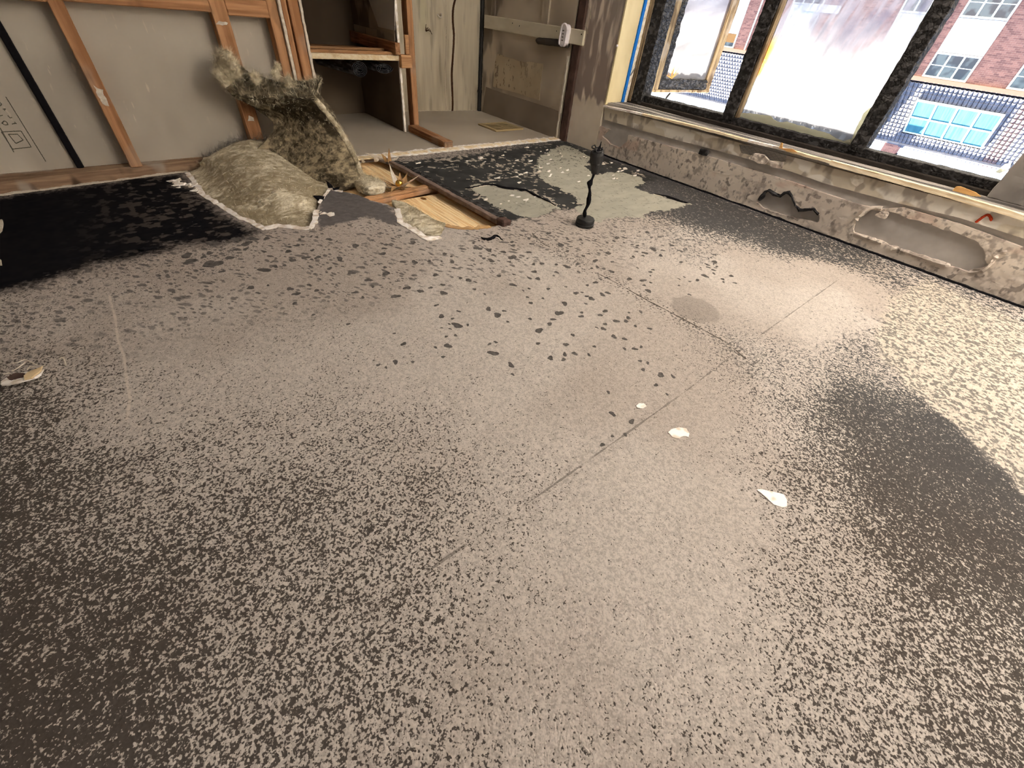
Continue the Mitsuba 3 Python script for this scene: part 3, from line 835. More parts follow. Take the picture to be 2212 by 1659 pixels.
for k, (poly, th) in enumerate((([(1.125,0.257),(1.112,0.278),(1.059,0.286),(1.022,0.268),(1.026,0.25),(1.067,0.247)], 0.018), ([(1.012,0.261),(0.942,0.274),(0.935,0.252),(0.985,0.243)], 0.010), ([(0.385,0.175),(0.373,0.191),(0.347,0.193),(0.343,0.173),(0.375,0.169)], 0.016))):
    put('loose_plaster', rough(prism(sg.Polygon(poly).buffer(0.004), 'x', 2.888 - th, 2.889), 0.005, 40, 0.012, 70 + k), 'm_plaster', wall_right)
pk = (2.885,1.425,0.212)
put('char_plug', rough(box(2.878, 2.892, pk[1] - 0.032, pk[1] + 0.032, pk[2] - 0.016, pk[2] + 0.016, 0.006), 0.006, 30, 0.01, 75), 'm_char', wall_right)
# broken plaster lips round the two bared patches
for k, q in enumerate(([(0.426,0.058),(0.369,0.059),(0.29,0.059)], [(0.238,0.045),(0.192,0.057),(0.11,0.057),(0.033,0.06),(-0.009,0.055)], [(-0.081,0.063),(-0.121,0.103),(-0.119,0.153),(-0.137,0.185)], [(0.454,0.123),(0.447,0.155),(0.429,0.19),(0.384,0.205)], [(0.969,0.059),(0.957,0.104),(0.934,0.124),(0.87,0.112),(0.845,0.146),(0.8,0.124),(0.742,0.08),(0.689,0.098),(0.632,0.089)])):
    q = np.array(spline(q, 14))
    th = np.array([0.004 + 0.010 * meshkit.noise(np.array([i * 0.9, k * 3.0, 0.0]), k) for i in range(14)])
    put('plaster_lip', rough(tube(np.c_[np.full(14, 2.886), q], th, 6), 0.004, 50, 0.012, 80 + k), 'm_char' if k == 4 else 'm_plaster', wall_right)
rm = [(0.03,0.26),(0.025,0.279),(0.018,0.296),(0.009,0.299),(-0.004,0.291),(-0.007,0.282)]
put('red_mark', tube(np.c_[np.full(20, 2.8905), spline(rm, 20)], 0.0055, 6), 'm_red', wall_right, label='small curl of red paint on the beam')
# soot seam where wall meets ceiling
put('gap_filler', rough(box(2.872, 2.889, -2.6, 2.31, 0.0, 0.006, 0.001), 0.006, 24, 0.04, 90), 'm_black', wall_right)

put('outer_wall', box(2.89, 3.22, 2.68, 4.1, -0.2, 2.4, 0), 'm_dark_brick', wall_right)

# raw timber lipping along the head of the opening
lip = [(2.311,0.309),(1.95,0.324),(1.548,0.334),(1.179,0.336),(0.951,0.341),(0.711,0.341),(0.48,0.341),(0.185,0.339),(-0.089,0.333)] + [(-0.8, 0.36), (-2.5, 0.36)]
trim2 = struct('trim_2', 'splintered raw timber strip along the top of the window opening')
for k, (a, b) in enumerate(zip(lip[:-1], lip[1:])):
    wl = 0.009 if k < 5 else 0.016
    v = []
    for (yy, dd) in (a, b):
        v += [[2.874, yy, dd - wl], [2.874, yy, dd + wl * 0.3], [2.905, yy, dd - wl], [2.905, yy, dd + wl * 0.3]]
    put('strip', rough(trimesh.convex.convex_hull(np.array(v)), 0.003, 30, 0.03, 100 + k), 'm_splinter' if k not in (0, 3) else 'm_paper', trim2)
for k, poly in enumerate(([(0.182,0.357),(0.18,0.374),(0.168,0.378),(0.105,0.371),(0.081,0.362),(0.108,0.356)], [(0.99,0.342),(0.993,0.367),(0.984,0.365),(0.975,0.343),(0.921,0.351),(0.891,0.343),(0.944,0.337)])):
    put('splinter', prism(sg.Polygon(poly).buffer(0.001), 'x', 2.868, 2.873), 'm_orange_splinter', trim2, label='loose orange wood splinter' if k == 0 else 'loose pale wood splinter')
put('soffit', box(2.906, 3.16, -2.6, 2.311, 0.313, 0.330, 0.002), 'm_soffit', wall_right)
put('lower_wall', box(2.89, 3.20, -0.34, 2.311, 1.62, 2.4), 'm_pier', wall_right)
put('side_pier', box(2.89, 3.20, -0.62, -0.30, 0.31, 2.4), 'm_pier', wall_right)
put('end_pier', box(2.89, 3.20, -2.7, -2.45, 0.31, 2.4), 'm_pier', wall_right)
# unseen doorway opening added further along this wall to let more sun in
# left reveal of the window
reveal = struct('trim_3', 'cream reveal board with a strip of blue tape beside the window')
put('reveal_board', box(2.885, 3.062, 2.296, 2.3115, 0.316, 1.62), 'm_cream', reveal)
put('blue_tape', rough(box(3.058, 3.082, 2.285, 2.297, 0.325, 1.62, 0.001), 0.002, 20, 0.03, 110), 'm_blue', reveal, label='torn strip of bright blue tape')
put('pale_bead', rough(box(3.082, 3.112, 2.280, 2.3115, 0.325, 1.62), 0.0015, 20, 0.05, 111), 'm_paper', reveal)
put('latch_bar', tube([(3.08,2.28,0.494), (3.114,2.27,0.558), (3.126,2.26,0.596)], 0.004, 6), 'm_galvanised', reveal, label='small metal stay bar')
put('screw_cap', trimesh.creation.icosphere(2, 0.007).apply_translation((2.876,2.296,0.654)), 'm_white_plastic', reveal)

# hidden sides of the room
struct('wall_left')
put_struct('wall_left', box(-2.1, -2.0, -2.7, 2.9, -0.2, 2.4, 0), 'm_room_wall')
bw = sg.box(-2.1, -0.2, 2.95, 2.4)
struct('wall_front')
put_struct('wall_front', prism(bw, 'y', -2.7, -2.6), 'm_room_wall')
struct('floor')
put_struct('floor', box(-2.1, 3.2, -2.7, 4.1, 2.4, 2.5, 0), 'm_floor')

# ==================================================================================== THE WINDOW
win = struct('window_1', 'charred timber window with a soot coated middle pane and an empty right light')
FX = 3.15
put('head', rough(box(3.12, 3.16, -0.35, 2.311, 0.322, 0.352), 0.002, 20, 0.05, 120), 'm_charred_grey', win)
put('head_rail', rough(box(FX, 3.23, -0.35, 2.311, 0.34, 0.392), 0.004, 22, 0.03, 121), 'm_char', win)
M1 = [1.52,1.44,1.42]
M2 = [0.735,0.657]
put('mullion', rough(box(FX - 0.01, 3.23, M1[1], M1[0], 0.37, 1.62), 0.010, 26, 0.018, 122), 'm_char', win)
put('mullion_trim', box(FX, 3.20, M1[2], M1[1] - 0.001, 0.39, 1.62), 'm_frame_wood', win, label='unburnt edge strip of the mullion')
put('mullion', rough(box(FX - 0.01, 3.23, M2[1], M2[0], 0.37, 1.62), 0.007, 24, 0.018, 123), 'm_char', win)
JL = [2.155,2.208]
put('jamb', rough(box(3.115, 3.23, 2.162, 2.3, 0.34, 1.62), 0.005, 24, 0.03, 124), 'm_char', win)
put('jamb_bead', box(3.108, 3.118, JL[1] + 0.04, 2.285, 0.34, 1.62), 'm_frame_wood', win)
JR = 0.069
put('jamb', rough(box(3.10, 3.23, JR - 0.35, JR, 0.33, 1.62), 0.005, 24, 0.04, 125), 'm_soffit', win)
put('sill', box(3.0, 3.25, -0.35, 2.311, 1.58, 1.63), 'm_frame_wood', win)
PANE_X = 3.19
put('pane', box(PANE_X - 0.002, PANE_X + 0.002, M2[0] - 0.004, M1[2] + 0.004, 0.385, 1.60, 0), 'm_sooty_glass', win, label='soot and water stained middle pane')
# pale scum left along the cooler edge of the glass, with a torn outline
RES = [(1.443,0.4),(1.422,0.417),(1.366,0.425),(1.234,0.437),(1.206,0.423),(1.155,0.416),(1.127,0.429),(1.054,0.424),(0.882,0.418),(0.827,0.404),(0.785,0.399),(0.752,0.418),(0.761,0.473),(0.764,0.538),(0.751,0.568),(0.73,0.563),(0.701,0.452),(0.716,0.385),(1.096,0.372)]
put('edge_scum', prism(sg.Polygon(ragged(RES, 0.004, 0.012, 126)).buffer(0), 'x', 3.1835, 3.187), 'm_shard', win)
RES2 = [(1.443,0.434),(1.442,0.469),(1.422,0.497),(1.416,0.534),(1.419,0.598),(1.419,0.643),(1.441,0.685),(1.447,0.75),(1.435,0.823),(1.42,0.856),(1.446,0.952),(1.461,0.951),(1.463,0.727)]
put('edge_scum', prism(sg.Polygon(ragged(RES2, 0.003, 0.012, 127)).buffer(0), 'x', 3.1835, 3.187), 'm_shard', win)
# shards still held in the empty light
for k, poly in enumerate(([(0.109,0.42),(0.1,0.457),(0.083,0.467),(0.074,0.449),(0.091,0.42)], [(0.059,0.433),(0.051,0.46),(0.038,0.451),(0.045,0.429)])):
    put('glass_shard', prism(sg.Polygon(poly), 'x', 3.188, 3.192), 'm_shard', win)
# the casement, swung wide open
SA, SB = np.array([3.30, 2.238]), np.array([4.02, 2.157])
st = (SB - SA) / np.linalg.norm(SB - SA)
sL = np.linalg.norm(SB - SA)


def sash_at(s):
    return SA + st * s


SD = 0.399
sash = win + '__sash'
put('stile', rough(obox(sash_at(0.0), sash_at(0.075), 0.045, SD, 1.58), 0.002, 20, 0.04, 128), 'm_frame_wood', sash)
put('stile', rough(obox(sash_at(0.075), sash_at(0.135), 0.040, SD + 0.005, 1.58), 0.009, 30, 0.016, 129), 'm_char', sash)
put('stile', rough(obox(sash_at(sL - 0.075), sash_at(sL), 0.045, SD, 1.58), 0.003, 24, 0.03, 130), 'm_frame_wood', sash)
put('rail', rough(obox(sash_at(0.10), sash_at(sL - 0.06), 0.045, SD + 0.02, SD + 0.085), 0.010, 28, 0.016, 131), 'm_char', sash)
put('weather_bar', obox(sash_at(0.02), sash_at(sL), 0.055, SD, SD + 0.018), 'm_frame_wood', sash)
put('pane', obox(sash_at(0.12), sash_at(sL - 0.06), 0.004, SD + 0.06, 1.55, 0), 'm_sooty_glass', sash, label='smoke whitened glass of the open casement')
sp = sash_at(0.22) - np.array([-st[1], st[0]]) * 0.004
fan = []
g = np.random.default_rng(3)
for k in range(16):
    an = g.uniform(-1.3, 1.3)
    L = g.uniform(0.05, 0.10)
    a = np.array([*sp, SD + 0.085])
    fan.append(tube([a, a + L * np.array([st[0] * math.sin(an), st[1] * math.sin(an), math.cos(an)])], [0.004, 0.0008], 4))
put('rust_fan', fan, 'm_orange_splinter', sash, label='fan of rusty scorch marks on the casement glass', kind='stuff')
put('stay', tube([(3.2,2.012,0.379), (3.3,2.069,0.392), (3.35,2.082,0.413)], 0.006, 6), 'm_charred_grey', sash)

# ================================================================================ INSULATION BATT
# the piece lying in the joist bay
front = [(0.222,2.843,-0.012),(0.23,2.426,-0.012),(0.279,2.189,-0.012),(0.345,1.979,-0.014),(0.46,1.93,-0.014),(0.552,1.948,-0.03)]
q1 = [(0.246,2.856,0.0),(0.294,2.496,0.015),(0.361,2.29,0.012),(0.442,2.161,0.008),(0.542,2.119,0.006),(0.633,2.137,-0.03)]
mid = [(0.284,2.889,0.01),(0.353,2.505,0.05),(0.439,2.306,0.055),(0.528,2.203,0.045),(0.615,2.175,0.02),(0.705,2.246,-0.025)]
q3 = [(0.3,2.8,0.05),(0.399,2.66,0.087),(0.513,2.56,0.091),(0.617,2.46,0.058),(0.691,2.38,0.019),(0.774,2.337,-0.012)]
back = [(0.32,2.82,0.06),(0.443,2.81,0.109),(0.576,2.78,0.142),(0.692,2.68,0.107),(0.776,2.52,0.034),(0.843,2.4,-0.026)]
gs = grid_surface([front, q1, mid, q3, back], 70, 110)


def fluff(g, amp, freq, seed):
    n = np.stack([meshkit.fbm(g * freq + 13.0 * k, 4, seed + k) - 0.5 for k in range(3)], -1)
    return g + 2 * amp * n


def fuzz_from(m, count, length, width, seed, name, parent, keep=None, droop=0.2):
    pts, fi = trimesh.sample.sample_surface(m, count, seed=seed)
    nn = m.face_normals[fi]
    if keep is not None:
        k = keep(pts, nn)
        pts, nn = pts[k], nn[k]
    return put(name, blades(pts, nn, length, width, seed, droop), 'm_wool_fibre', parent, kind='stuff')


lying = thing('insulation_batt', 'pale mineral wool bulging out of the torn ceiling hole beside the stud wall', 'insulation')
ft = fluff(gs, 0.007, 22, 1)
lower = gs.copy()
lower[..., 2] = -0.036
lower[..., 1] = np.minimum(lower[..., 1], 2.78)
lm = slab(ft, lower)
put('wool', lm, 'm_wool', lying, smooth=True)
fuzz_from(lm, 2600, 0.018, 0.0006, 5, 'loose_fibres', lying, lambda p, n: (n[:, 2] > -0.1) & (p[:, 2] > -0.02))
# fringe along its far dark edge
far = np.array(spline(back, 60))
fr = np.repeat(far, 14, 0) + rng.normal(0, 0.006, (840, 3))
put('dark_fringe', blades(fr, np.tile([0, 0.3, 0.9], (len(fr), 1)), 0.028, 0.0007, 9, 0.3), 'm_pock', lying, kind='stuff')

# the piece that has folded out of the hole and hangs down into the room
hang = thing('hanging_insulation', 'thick sooty slab of mineral wool hanging folded out of the ceiling hole', 'insulation')
f0 = [(0.562,2.7,0.113),(0.662,2.6,0.052),(0.738,2.44,-0.0),(0.825,2.36,-0.03),(0.973,2.37,-0.014)]
f1 = [(0.656,2.72,0.176),(0.714,2.66,0.168),(0.774,2.55,0.132),(0.839,2.45,0.099),(0.966,2.42,0.079)]
f2 = [(0.677,2.73,0.228),(0.743,2.68,0.248),(0.799,2.58,0.236),(0.858,2.5,0.207),(0.94,2.46,0.18)]
f3 = [(0.62,2.72,0.282),(0.707,2.67,0.296),(0.775,2.6,0.299),(0.835,2.54,0.287),(0.896,2.49,0.266)]
f4 = [(0.543,2.68,0.351),(0.643,2.63,0.344),(0.718,2.59,0.347),(0.773,2.55,0.355),(0.836,2.5,0.358)]
ff = grid_surface([f0, f1, f2, f3, f4], 80, 80)
nrm = np.cross(np.gradient(ff, axis=1), np.gradient(ff, axis=0))
nrm /= np.linalg.norm(nrm, axis=2, keepdims=True)
if nrm[..., 1].mean() < 0:
    nrm = -nrm
bb = ff + nrm * 0.06 + np.array([0.022, 0.03, 0.0])
fm = slab(fluff(ff, 0.007, 24, 21), fluff(bb, 0.007, 24, 22))
put('wool', fm, 'm_sooty_wool', hang, smooth=True)
# the frayed end, curling over towards the stud wall
e0 = [(0.502,2.7,0.424),(0.556,2.68,0.354),(0.642,2.63,0.342),(0.746,2.57,0.354),(0.822,2.51,0.36)]
e1 = [(0.501,2.72,0.465),(0.579,2.71,0.399),(0.662,2.67,0.367),(0.769,2.62,0.378),(0.883,2.56,0.382)]
e2 = [(0.541,2.74,0.511),(0.62,2.75,0.441),(0.703,2.73,0.407),(0.802,2.7,0.4),(0.931,2.62,0.427)]
e3 = [(0.585,2.77,0.492),(0.646,2.79,0.41),(0.721,2.79,0.371),(0.824,2.76,0.363),(0.963,2.7,0.387)]
eg = grid_surface([e0, e1, e2, e3], 60, 90)
el = eg + np.array([0.0, 0.05, -0.03])
em = slab(fluff(eg, 0.014, 26, 31), fluff(el, 0.010, 26, 32))
put('frayed_end', em, 'm_sooty_wool', hang, smooth=True, label='frayed pale and sooty end of the slab')
fuzz_from(fm, 2600, 0.014, 0.0006, 6, 'loose_fibres', hang)
fuzz_from(em, 5200, 0.022, 0.0006, 7, 'loose_fibres', hang, droop=0.4)
rim = np.array(spline([r[-1] for r in (f0, f1, f2, f3, f4)], 40)) + [0.016, 0.012, 0]
put('pale_edge', rough(tube(rim, 0.016, 10), 0.008, 45, 0.012, 140), 'm_wool', hang, smooth=True, label='clean pale cut edge of the slab')
edge_r = np.array(spline([r[-1] for r in (f0, f1, f2, f3, f4)], 50)) + [0.012, 0.01, 0]
fr = np.repeat(edge_r, 30, 0) + rng.normal(0, 0.010, (1500, 3))
put('edge_fibres', blades(fr, np.tile([0.9, -0.3, 0.2], (len(fr), 1)), 0.018, 0.0007, 10, 0.0), 'm_wool_fibre', hang, kind='stuff')
for k, (c, r) in enumerate((((0.546,2.7,0.468), 0.045), ((0.509,2.7,0.424), 0.030), ((0.736,2.66,0.44), 0.018), ((0.754,2.66,0.471), 0.011), ((0.645,2.68,0.418), 0.020), ((0.784,2.64,0.409), 0.022))):
    s = trimesh.creation.icosphere(4, r)
    s.vertices *= [1.0, 0.8, 1.25]
    s.vertices += 0.7 * r * (np.stack([meshkit.fbm(s.vertices * (1.4 / r) + 9 * j + k, 3, j) for j in range(3)], 1) - 0.5)
    s.apply_translation(c)
    put('wool_tuft', s, 'm_wool', hang, smooth=True)
    fuzz_from(s, int(500 * r / 0.02), 0.45 * r + 0.008, 0.0006, 40 + k, 'tuft_fibres', hang)

# scrap of wool left in the right-hand part of the hole
scrap = thing('insulation_scrap', 'greenish grey scrap of mineral wool beside the pale boards in the ceiling hole', 'insulation')
sgp = grid_surface([[(0.959,1.955,-0.015),(0.896,1.767,-0.015),(0.907,1.644,-0.015),(0.965,1.567,-0.015),(1.043,1.62,-0.02)], [(0.965,1.994,-0.006),(0.966,1.829,0.004),(0.971,1.708,0.006),(0.991,1.619,0.004),(1.068,1.671,-0.012)], [(1.004,2.091,-0.02),(1.042,1.99,-0.012),(1.053,1.86,-0.012),(1.06,1.75,-0.012),(1.104,1.727,-0.03)]], 40, 60)
lo = sgp.copy()
lo[..., 2] = -0.037
sm = slab(fluff(sgp, 0.005, 26, 51), lo)
put('wool', sm, 'm_wool', scrap, smooth=True)
fuzz_from(sm, 1200, 0.016, 0.0006, 52, 'loose_fibres', scrap, lambda p, n: n[:, 2] > 0)
scrap2 = thing('insulation_scrap', 'small pale tongue of mineral wool poking out between the hanging slab and the gold ball', 'insulation')
sgp = grid_surface([[(0.928,2.359,-0.01),(0.908,2.254,0.0),(0.934,2.187,0.005),(1.018,2.206,0.0)], [(0.962,2.385,0.01),(0.948,2.263,0.03),(0.979,2.217,0.03),(1.047,2.24,0.01)], [(1.047,2.537,-0.02),(1.07,2.473,-0.015),(1.077,2.381,-0.01),(1.1,2.337,-0.01)]], 30, 40)
lo = sgp - [0, 0, 0.022]
sm = slab(fluff(sgp, 0.006, 34, 53), fluff(lo, 0.006, 34, 54))
put('wool', sm, 'm_wool', scrap2, smooth=True)
fuzz_from(sm, 1500, 0.016, 0.0006, 54, 'loose_fibres', scrap2)

# ===================================================================== THE HOLE: BOARDS AND BATTENS
deck = thing('raw_boards', 'clean yellow boards seen through the right part of the ceiling hole', 'board')
put('board', box(0.74, 1.335, (1.17,2.221,-0.035)[1], 2.80, -0.055, -0.04), 'm_raw_planks', deck)
put('board', box(0.74, 1.335, 1.30, (1.172,2.123,-0.035)[1], -0.055, -0.04), 'm_raw_planks', deck)
bt = thing('cross_batten', 'brown batten crossing the yellow boards in the ceiling hole', 'batten')
ca, cb = (0.869,2.138,-0.015), (1.328,2.187,-0.015)
put('batten', rough(obox(ca[:2], cb[:2], 0.040, -0.039, -0.008), 0.0015, 40, 0.05, 141), 'm_shelf_wood', bt)
put('batten', rough(obox((ca[0], ca[1] - 0.032), (cb[0], cb[1] - 0.032), 0.018, -0.039, -0.016), 0.0015, 40, 0.05, 142), 'm_stud_long', bt)
cl = thing('charred_batten', 'charred batten edging the ceiling hole, ending in a burnt stub', 'batten')
j0, j1 = (1.262,2.611,0.0), (1.298,1.533,0.0)
put('batten', rough(obox((j0[0] + 0.016, j0[1]), (j1[0] + 0.016, j1[1]), 0.032, -0.012, 0.012), 0.003, 30, 0.03, 143), 'm_flap_edge', cl)
put('black_cap', rough(obox((j0[0] + 0.045, j0[1]), (j1[0] + 0.05, j1[1] + 0.06), 0.05, -0.004, 0.008), 0.005, 30, 0.03, 144), 'm_char', cl)
put('stub', rough(box(j1[0] - 0.012, j1[0] + 0.045, j1[1] - 0.035, j1[1] + 0.02, -0.008, 0.026, 0.008), 0.006, 40, 0.01, 145), 'm_dark_brick', cl)

# gold ball with scorched paper round it
ball = thing('gold_ball', 'small shiny gold ball among scorched brown paper scraps in the ceiling hole', 'ball')
bc = np.array((1.134,2.245,0.0))
s = trimesh.creation.icosphere(4, 0.021)
put('ball', moved(s, *bc), 'm_brass', ball, smooth=True)
put('cap', moved(trimesh.creation.cylinder(0.006, 0.010, sections=16), bc[0], bc[1], bc[2] - 0.024), 'm_brass', ball)


def curl(base, direction, side, L, wd, bend, seed):
    """A curled, pointed scrap of paper."""
    base, d, s = (np.asarray(v, float) for v in (base, direction, side))
    d, s = d / np.linalg.norm(d), s / np.linalg.norm(s)
    n = np.cross(d, s)
    u = np.linspace(0, 1, 10)
    row = base + np.outer(u * L, d) + np.outer(bend * L * u ** 2, n)
    wv = wd * (1 - u ** 1.5) * (0.8 + 0.4 * meshkit.noise(np.c_[u * 5, u * 0 + seed, u * 0]))
    top = np.stack([row - s * wv[:, None], row + np.outer(wv * 0.25, n), row + s * wv[:, None]], 0)
    return slab(top, top - n * 0.0012)


scr = thing('scorched_paper', 'star of curled scorched brown paper around the gold ball', 'paper')
for k in range(11):
    an = 2 * math.pi * k / 11 + rng.uniform(-0.2, 0.2)
    d = np.array([math.cos(an), math.sin(an), rng.uniform(0.0, 0.6)])
    b = bc + 0.012 * d + [0, 0, -0.02]
    put('scrap', curl(b, d, np.cross(d, [0.1, 0.2, 1.0]), rng.uniform(0.08, 0.15), rng.uniform(0.014, 0.028), rng.uniform(-0.5, 0.5), k), 'm_brown_paper' if k % 3 else 'm_gypsum', scr)
tear = thing('torn_paper', 'ragged torn paper curls standing at the cupboard threshold above the hole', 'paper')
for k, (px, dx, L, wd) in enumerate((((1.268,2.609,-0.0), (0.02, 0.05, 1.0), 0.085, 0.012), ((1.261,2.633,0.0), (-0.5, 0.1, 0.8), 0.06, 0.014), ((1.262,2.684,0.0), (-0.9, 0.3, 0.35), 0.12, 0.012), ((1.205,2.653,0.0), (-0.3, -0.2, 0.5), 0.05, 0.016), ((1.293,2.621,0.0), (0.5, -0.3, 0.35), 0.05, 0.012), ((1.12,2.665,0.0), (-0.2, -0.3, 0.4), 0.035, 0.012))):
    put('curl', curl(np.array(px) + [0, 0, 0.004], dx, np.cross(dx, [0.3, 1.0, 0.1]), L, wd, 0.35 - 0.1 * k, 20 + k), 'm_brown_paper' if k < 2 else 'm_gypsum', tear)
tear2 = thing('torn_paper', 'black torn paper scrap curling up at the grey tongue of ceiling beside the insulation', 'paper')
for k, (px, dx, L, wd) in enumerate((((0.776,2.312,-0.0), (-0.3, 0.1, 0.9), 0.05, 0.014), ((0.778,2.281,-0.0), (0.5, -0.2, 0.4), 0.04, 0.012), ((0.68,2.18,0.0), (-0.6, 0.2, 0.4), 0.05, 0.018))):
    put('curl', curl(px, dx, np.cross(dx, [0.3, 1.0, 0.1]), L, wd, 0.3, 30 + k), 'm_black', tear2)

# ================================================================================ THE PENDANT LAMP
PY_ = 1.325
pend = thing('pendant_light', 'burnt black pendant lamp holder on a melted flex hanging from a round ceiling rose', 'lamp')
rc = (1.684,1.317,-0.0)
rose = lathe([(0, 0.0), (0.046, 0.0), (0.0475, 0.004), (0.0475, 0.014), (0.044, 0.016), (0.044, 0.019), (0.0465, 0.021), (0.0465, 0.034), (0.043, 0.039), (0.020, 0.042), (0, 0.043)], 40)
put('ceiling_rose', moved(rose, rc[0], rc[1], 0.0), 'm_dark_plastic', pend, smooth=35)
FLEX = [(1.689,1.325,0.022),(1.678,1.325,0.057),(1.677,1.325,0.08),(1.688,1.325,0.101),(1.686,1.325,0.129),(1.682,1.325,0.162),(1.669,1.325,0.192),(1.672,1.325,0.212),(1.682,1.325,0.232),(1.684,1.325,0.256)]
k = np.linspace(0, 1, 60)
rr = 0.0055 + 0.0045 * np.exp(-((k - 0.12) / 0.06) ** 2) + 0.006 * np.exp(-((k - 0.42) / 0.12) ** 2) + 0.009 * np.exp(-((k - 0.73) / 0.06) ** 2)
put('flex', rough(tube(spline(FLEX, 60), rr, 10), 0.0022, 90, 0.01, 150), 'm_black', pend, smooth=True)
hb, ht = np.array((1.69,1.325,0.247)), np.array((1.673,1.325,0.342))
hl = np.linalg.norm(ht - hb)
prof = [(0, 0), (0.016, 0.0), (0.021, 0.012), (0.0255, hl * 0.46), (0.024, hl * 0.5), (0.030, hl * 0.52), (0.031, hl * 0.85), (0.028, hl * 0.97), (0.022, hl), (0.020, hl * 0.9), (0, hl * 0.88)]
hm = lathe(prof, 32)
z = (ht - hb) / hl
R = np.eye(4)
x_ = np.cross([0, 1, 0], z)
x_ /= np.linalg.norm(x_)
R[:3, 0], R[:3, 1], R[:3, 2], R[:3, 3] = x_, np.cross(z, x_), z, hb
hm.apply_transform(R)
put('lamp_holder', rough(hm, 0.0015, 60, 0.012, 151), 'm_dark_plastic', pend, smooth=40)
ring = np.array([ht + 0.026 * (math.cos(a) * x_ + math.sin(a) * np.cross(z, x_)) + z * (0.006 + 0.012 * (math.cos(a - 2.4) > 0.2)) for a in np.linspace(0, 2 * math.pi, 26)])
put('bent_ring', tube(ring, 0.0028, 6), 'm_dark_plastic', pend)
for k, (px, r) in enumerate(((((1.686,1.325,0.343), (1.688,1.325,0.38)), [0.006, 0.002]), (((1.702,1.325,0.334), (1.707,1.325,0.356)), [0.007, 0.003]), (((1.677,1.325,0.339), (1.685,1.325,0.362)), [0.008, 0.004]))):
    put('bent_contact', tube(px, r, 6), 'm_black', pend)

# ============================================================================== CUPBOARD CONTENTS
shelf = thing('shelf', 'bare timber shelf between stud wall and partition in the left cupboard', 'shelf')
SH = [0.435,0.465,0.487]
put('plank', box(0.982, 1.735, 3.28, 3.90, SH[0] - 0.002, SH[0] + 0.016), 'm_shelf_wood', shelf)
put('front_rail', rough(box(0.982, (1.76,3.27,0.437)[0], 3.265, 3.285, SH[0], SH[1]), 0.001, 20, 0.08, 160), 'm_splinter', shelf, label='front edge of the shelf, painted pale for the light on it')  # bright light on the shelf front painted in as paler wood
put('bearer', rough(box(0.982, 1.735, 3.287, 3.33, SH[1] - 0.004, SH[2] - 0.006), 0.0015, 30, 0.08, 161), 'm_shelf_wood', shelf)
put('bearer', rough(box(0.982, 1.735, 3.40, 3.44, SH[1] - 0.006, SH[2]), 0.0015, 30, 0.08, 162), 'm_shelf_wood', shelf)
put('cleat', rough(box(1.700, 1.737, 3.235, (1.72,3.984,0.517)[1], 0.470, 0.535), 0.0015, 30, 0.08, 163), 'm_stud_deep', shelf)
put('end_block', box(1.738, (1.819,3.25,0.443)[0], 3.235, 3.272, (1.789,3.25,0.398)[2], (1.796,3.25,0.473)[2]), 'm_shelf_wood', shelf)
put('end_strip', box((1.786,3.25,0.518)[0], (1.815,3.25,0.519)[0], 3.25, 3.270, (1.796,3.25,0.473)[2], (1.806,3.25,0.579)[2]), 'm_shelf_wood', shelf)


def roll(c, rx, rz, length, turns, yaw):
    """A loosely rolled sheet lying along y."""
    n = int(turns * 26)
    a = np.linspace(0, turns * 2 * np.pi, n)
    f = 0.18 + 0.82 * a / a[-1]
    th = 0.0022
    out = np.stack([rx * f * np.cos(a), rz * f * np.sin(a)], 1)
    inn = np.stack([(rx * f - th) * np.cos(a), (rz * f - th) * np.sin(a)], 1)
    ys = np.linspace(0, length, 8)
    F = np.stack([np.c_[out[:, 0] + yaw * y, np.full(n, y), out[:, 1]] for y in ys], 0)
    B = np.stack([np.c_[inn[:, 0] + yaw * y, np.full(n, y), inn[:, 1]] for y in ys], 0)
    m = slab(F, B)
    m.vertices += 0.004 * (np.stack([meshkit.fbm(m.vertices * 18 + 7 * k, 3, k) for k in range(3)], 1) - 0.5)
    m.apply_translation(c)
    return m


r1 = thing('rolled_sheet', 'left of the two rolled dark plastic sheets lying on the cupboard shelf', 'roll', 'rolled sheets on the shelf')
put('sheet', roll(np.array((1.457,3.3,0.391)) - [0, 0, 0.012], 0.056, 0.046, 0.5, 4.5, -0.15), 'm_bag', r1, smooth=50)
r2 = thing('rolled_sheet', 'right, flatter one of the two rolled dark plastic sheets on the cupboard shelf', 'roll', 'rolled sheets on the shelf')
put('sheet', roll(np.array((1.637,3.3,0.4)) - [0, 0, 0.012], 0.066, 0.030, 0.45, 4.0, -0.15), 'm_bag', r2, smooth=50)

btn = thing('ceiling_batten', 'stub of sawn timber batten running across the cupboard ceiling from the partition post', 'batten')
put('timber', rough(box((1.775,2.78,0.0)[0], (1.775,2.78,0.0)[0] + 0.075, 2.775, 3.275, 0.001, 0.045), 0.002, 30, 0.06, 165), 'm_stud_deep', btn)
put('end_grain', rough(box((1.775,2.78,0.0)[0] + 0.002, (1.775,2.78,0.0)[0] + 0.073, 2.768, 2.776, 0.003, 0.043), 0.004, 60, 0.01, 166), 'm_plate', btn, label='splintered end of the batten')

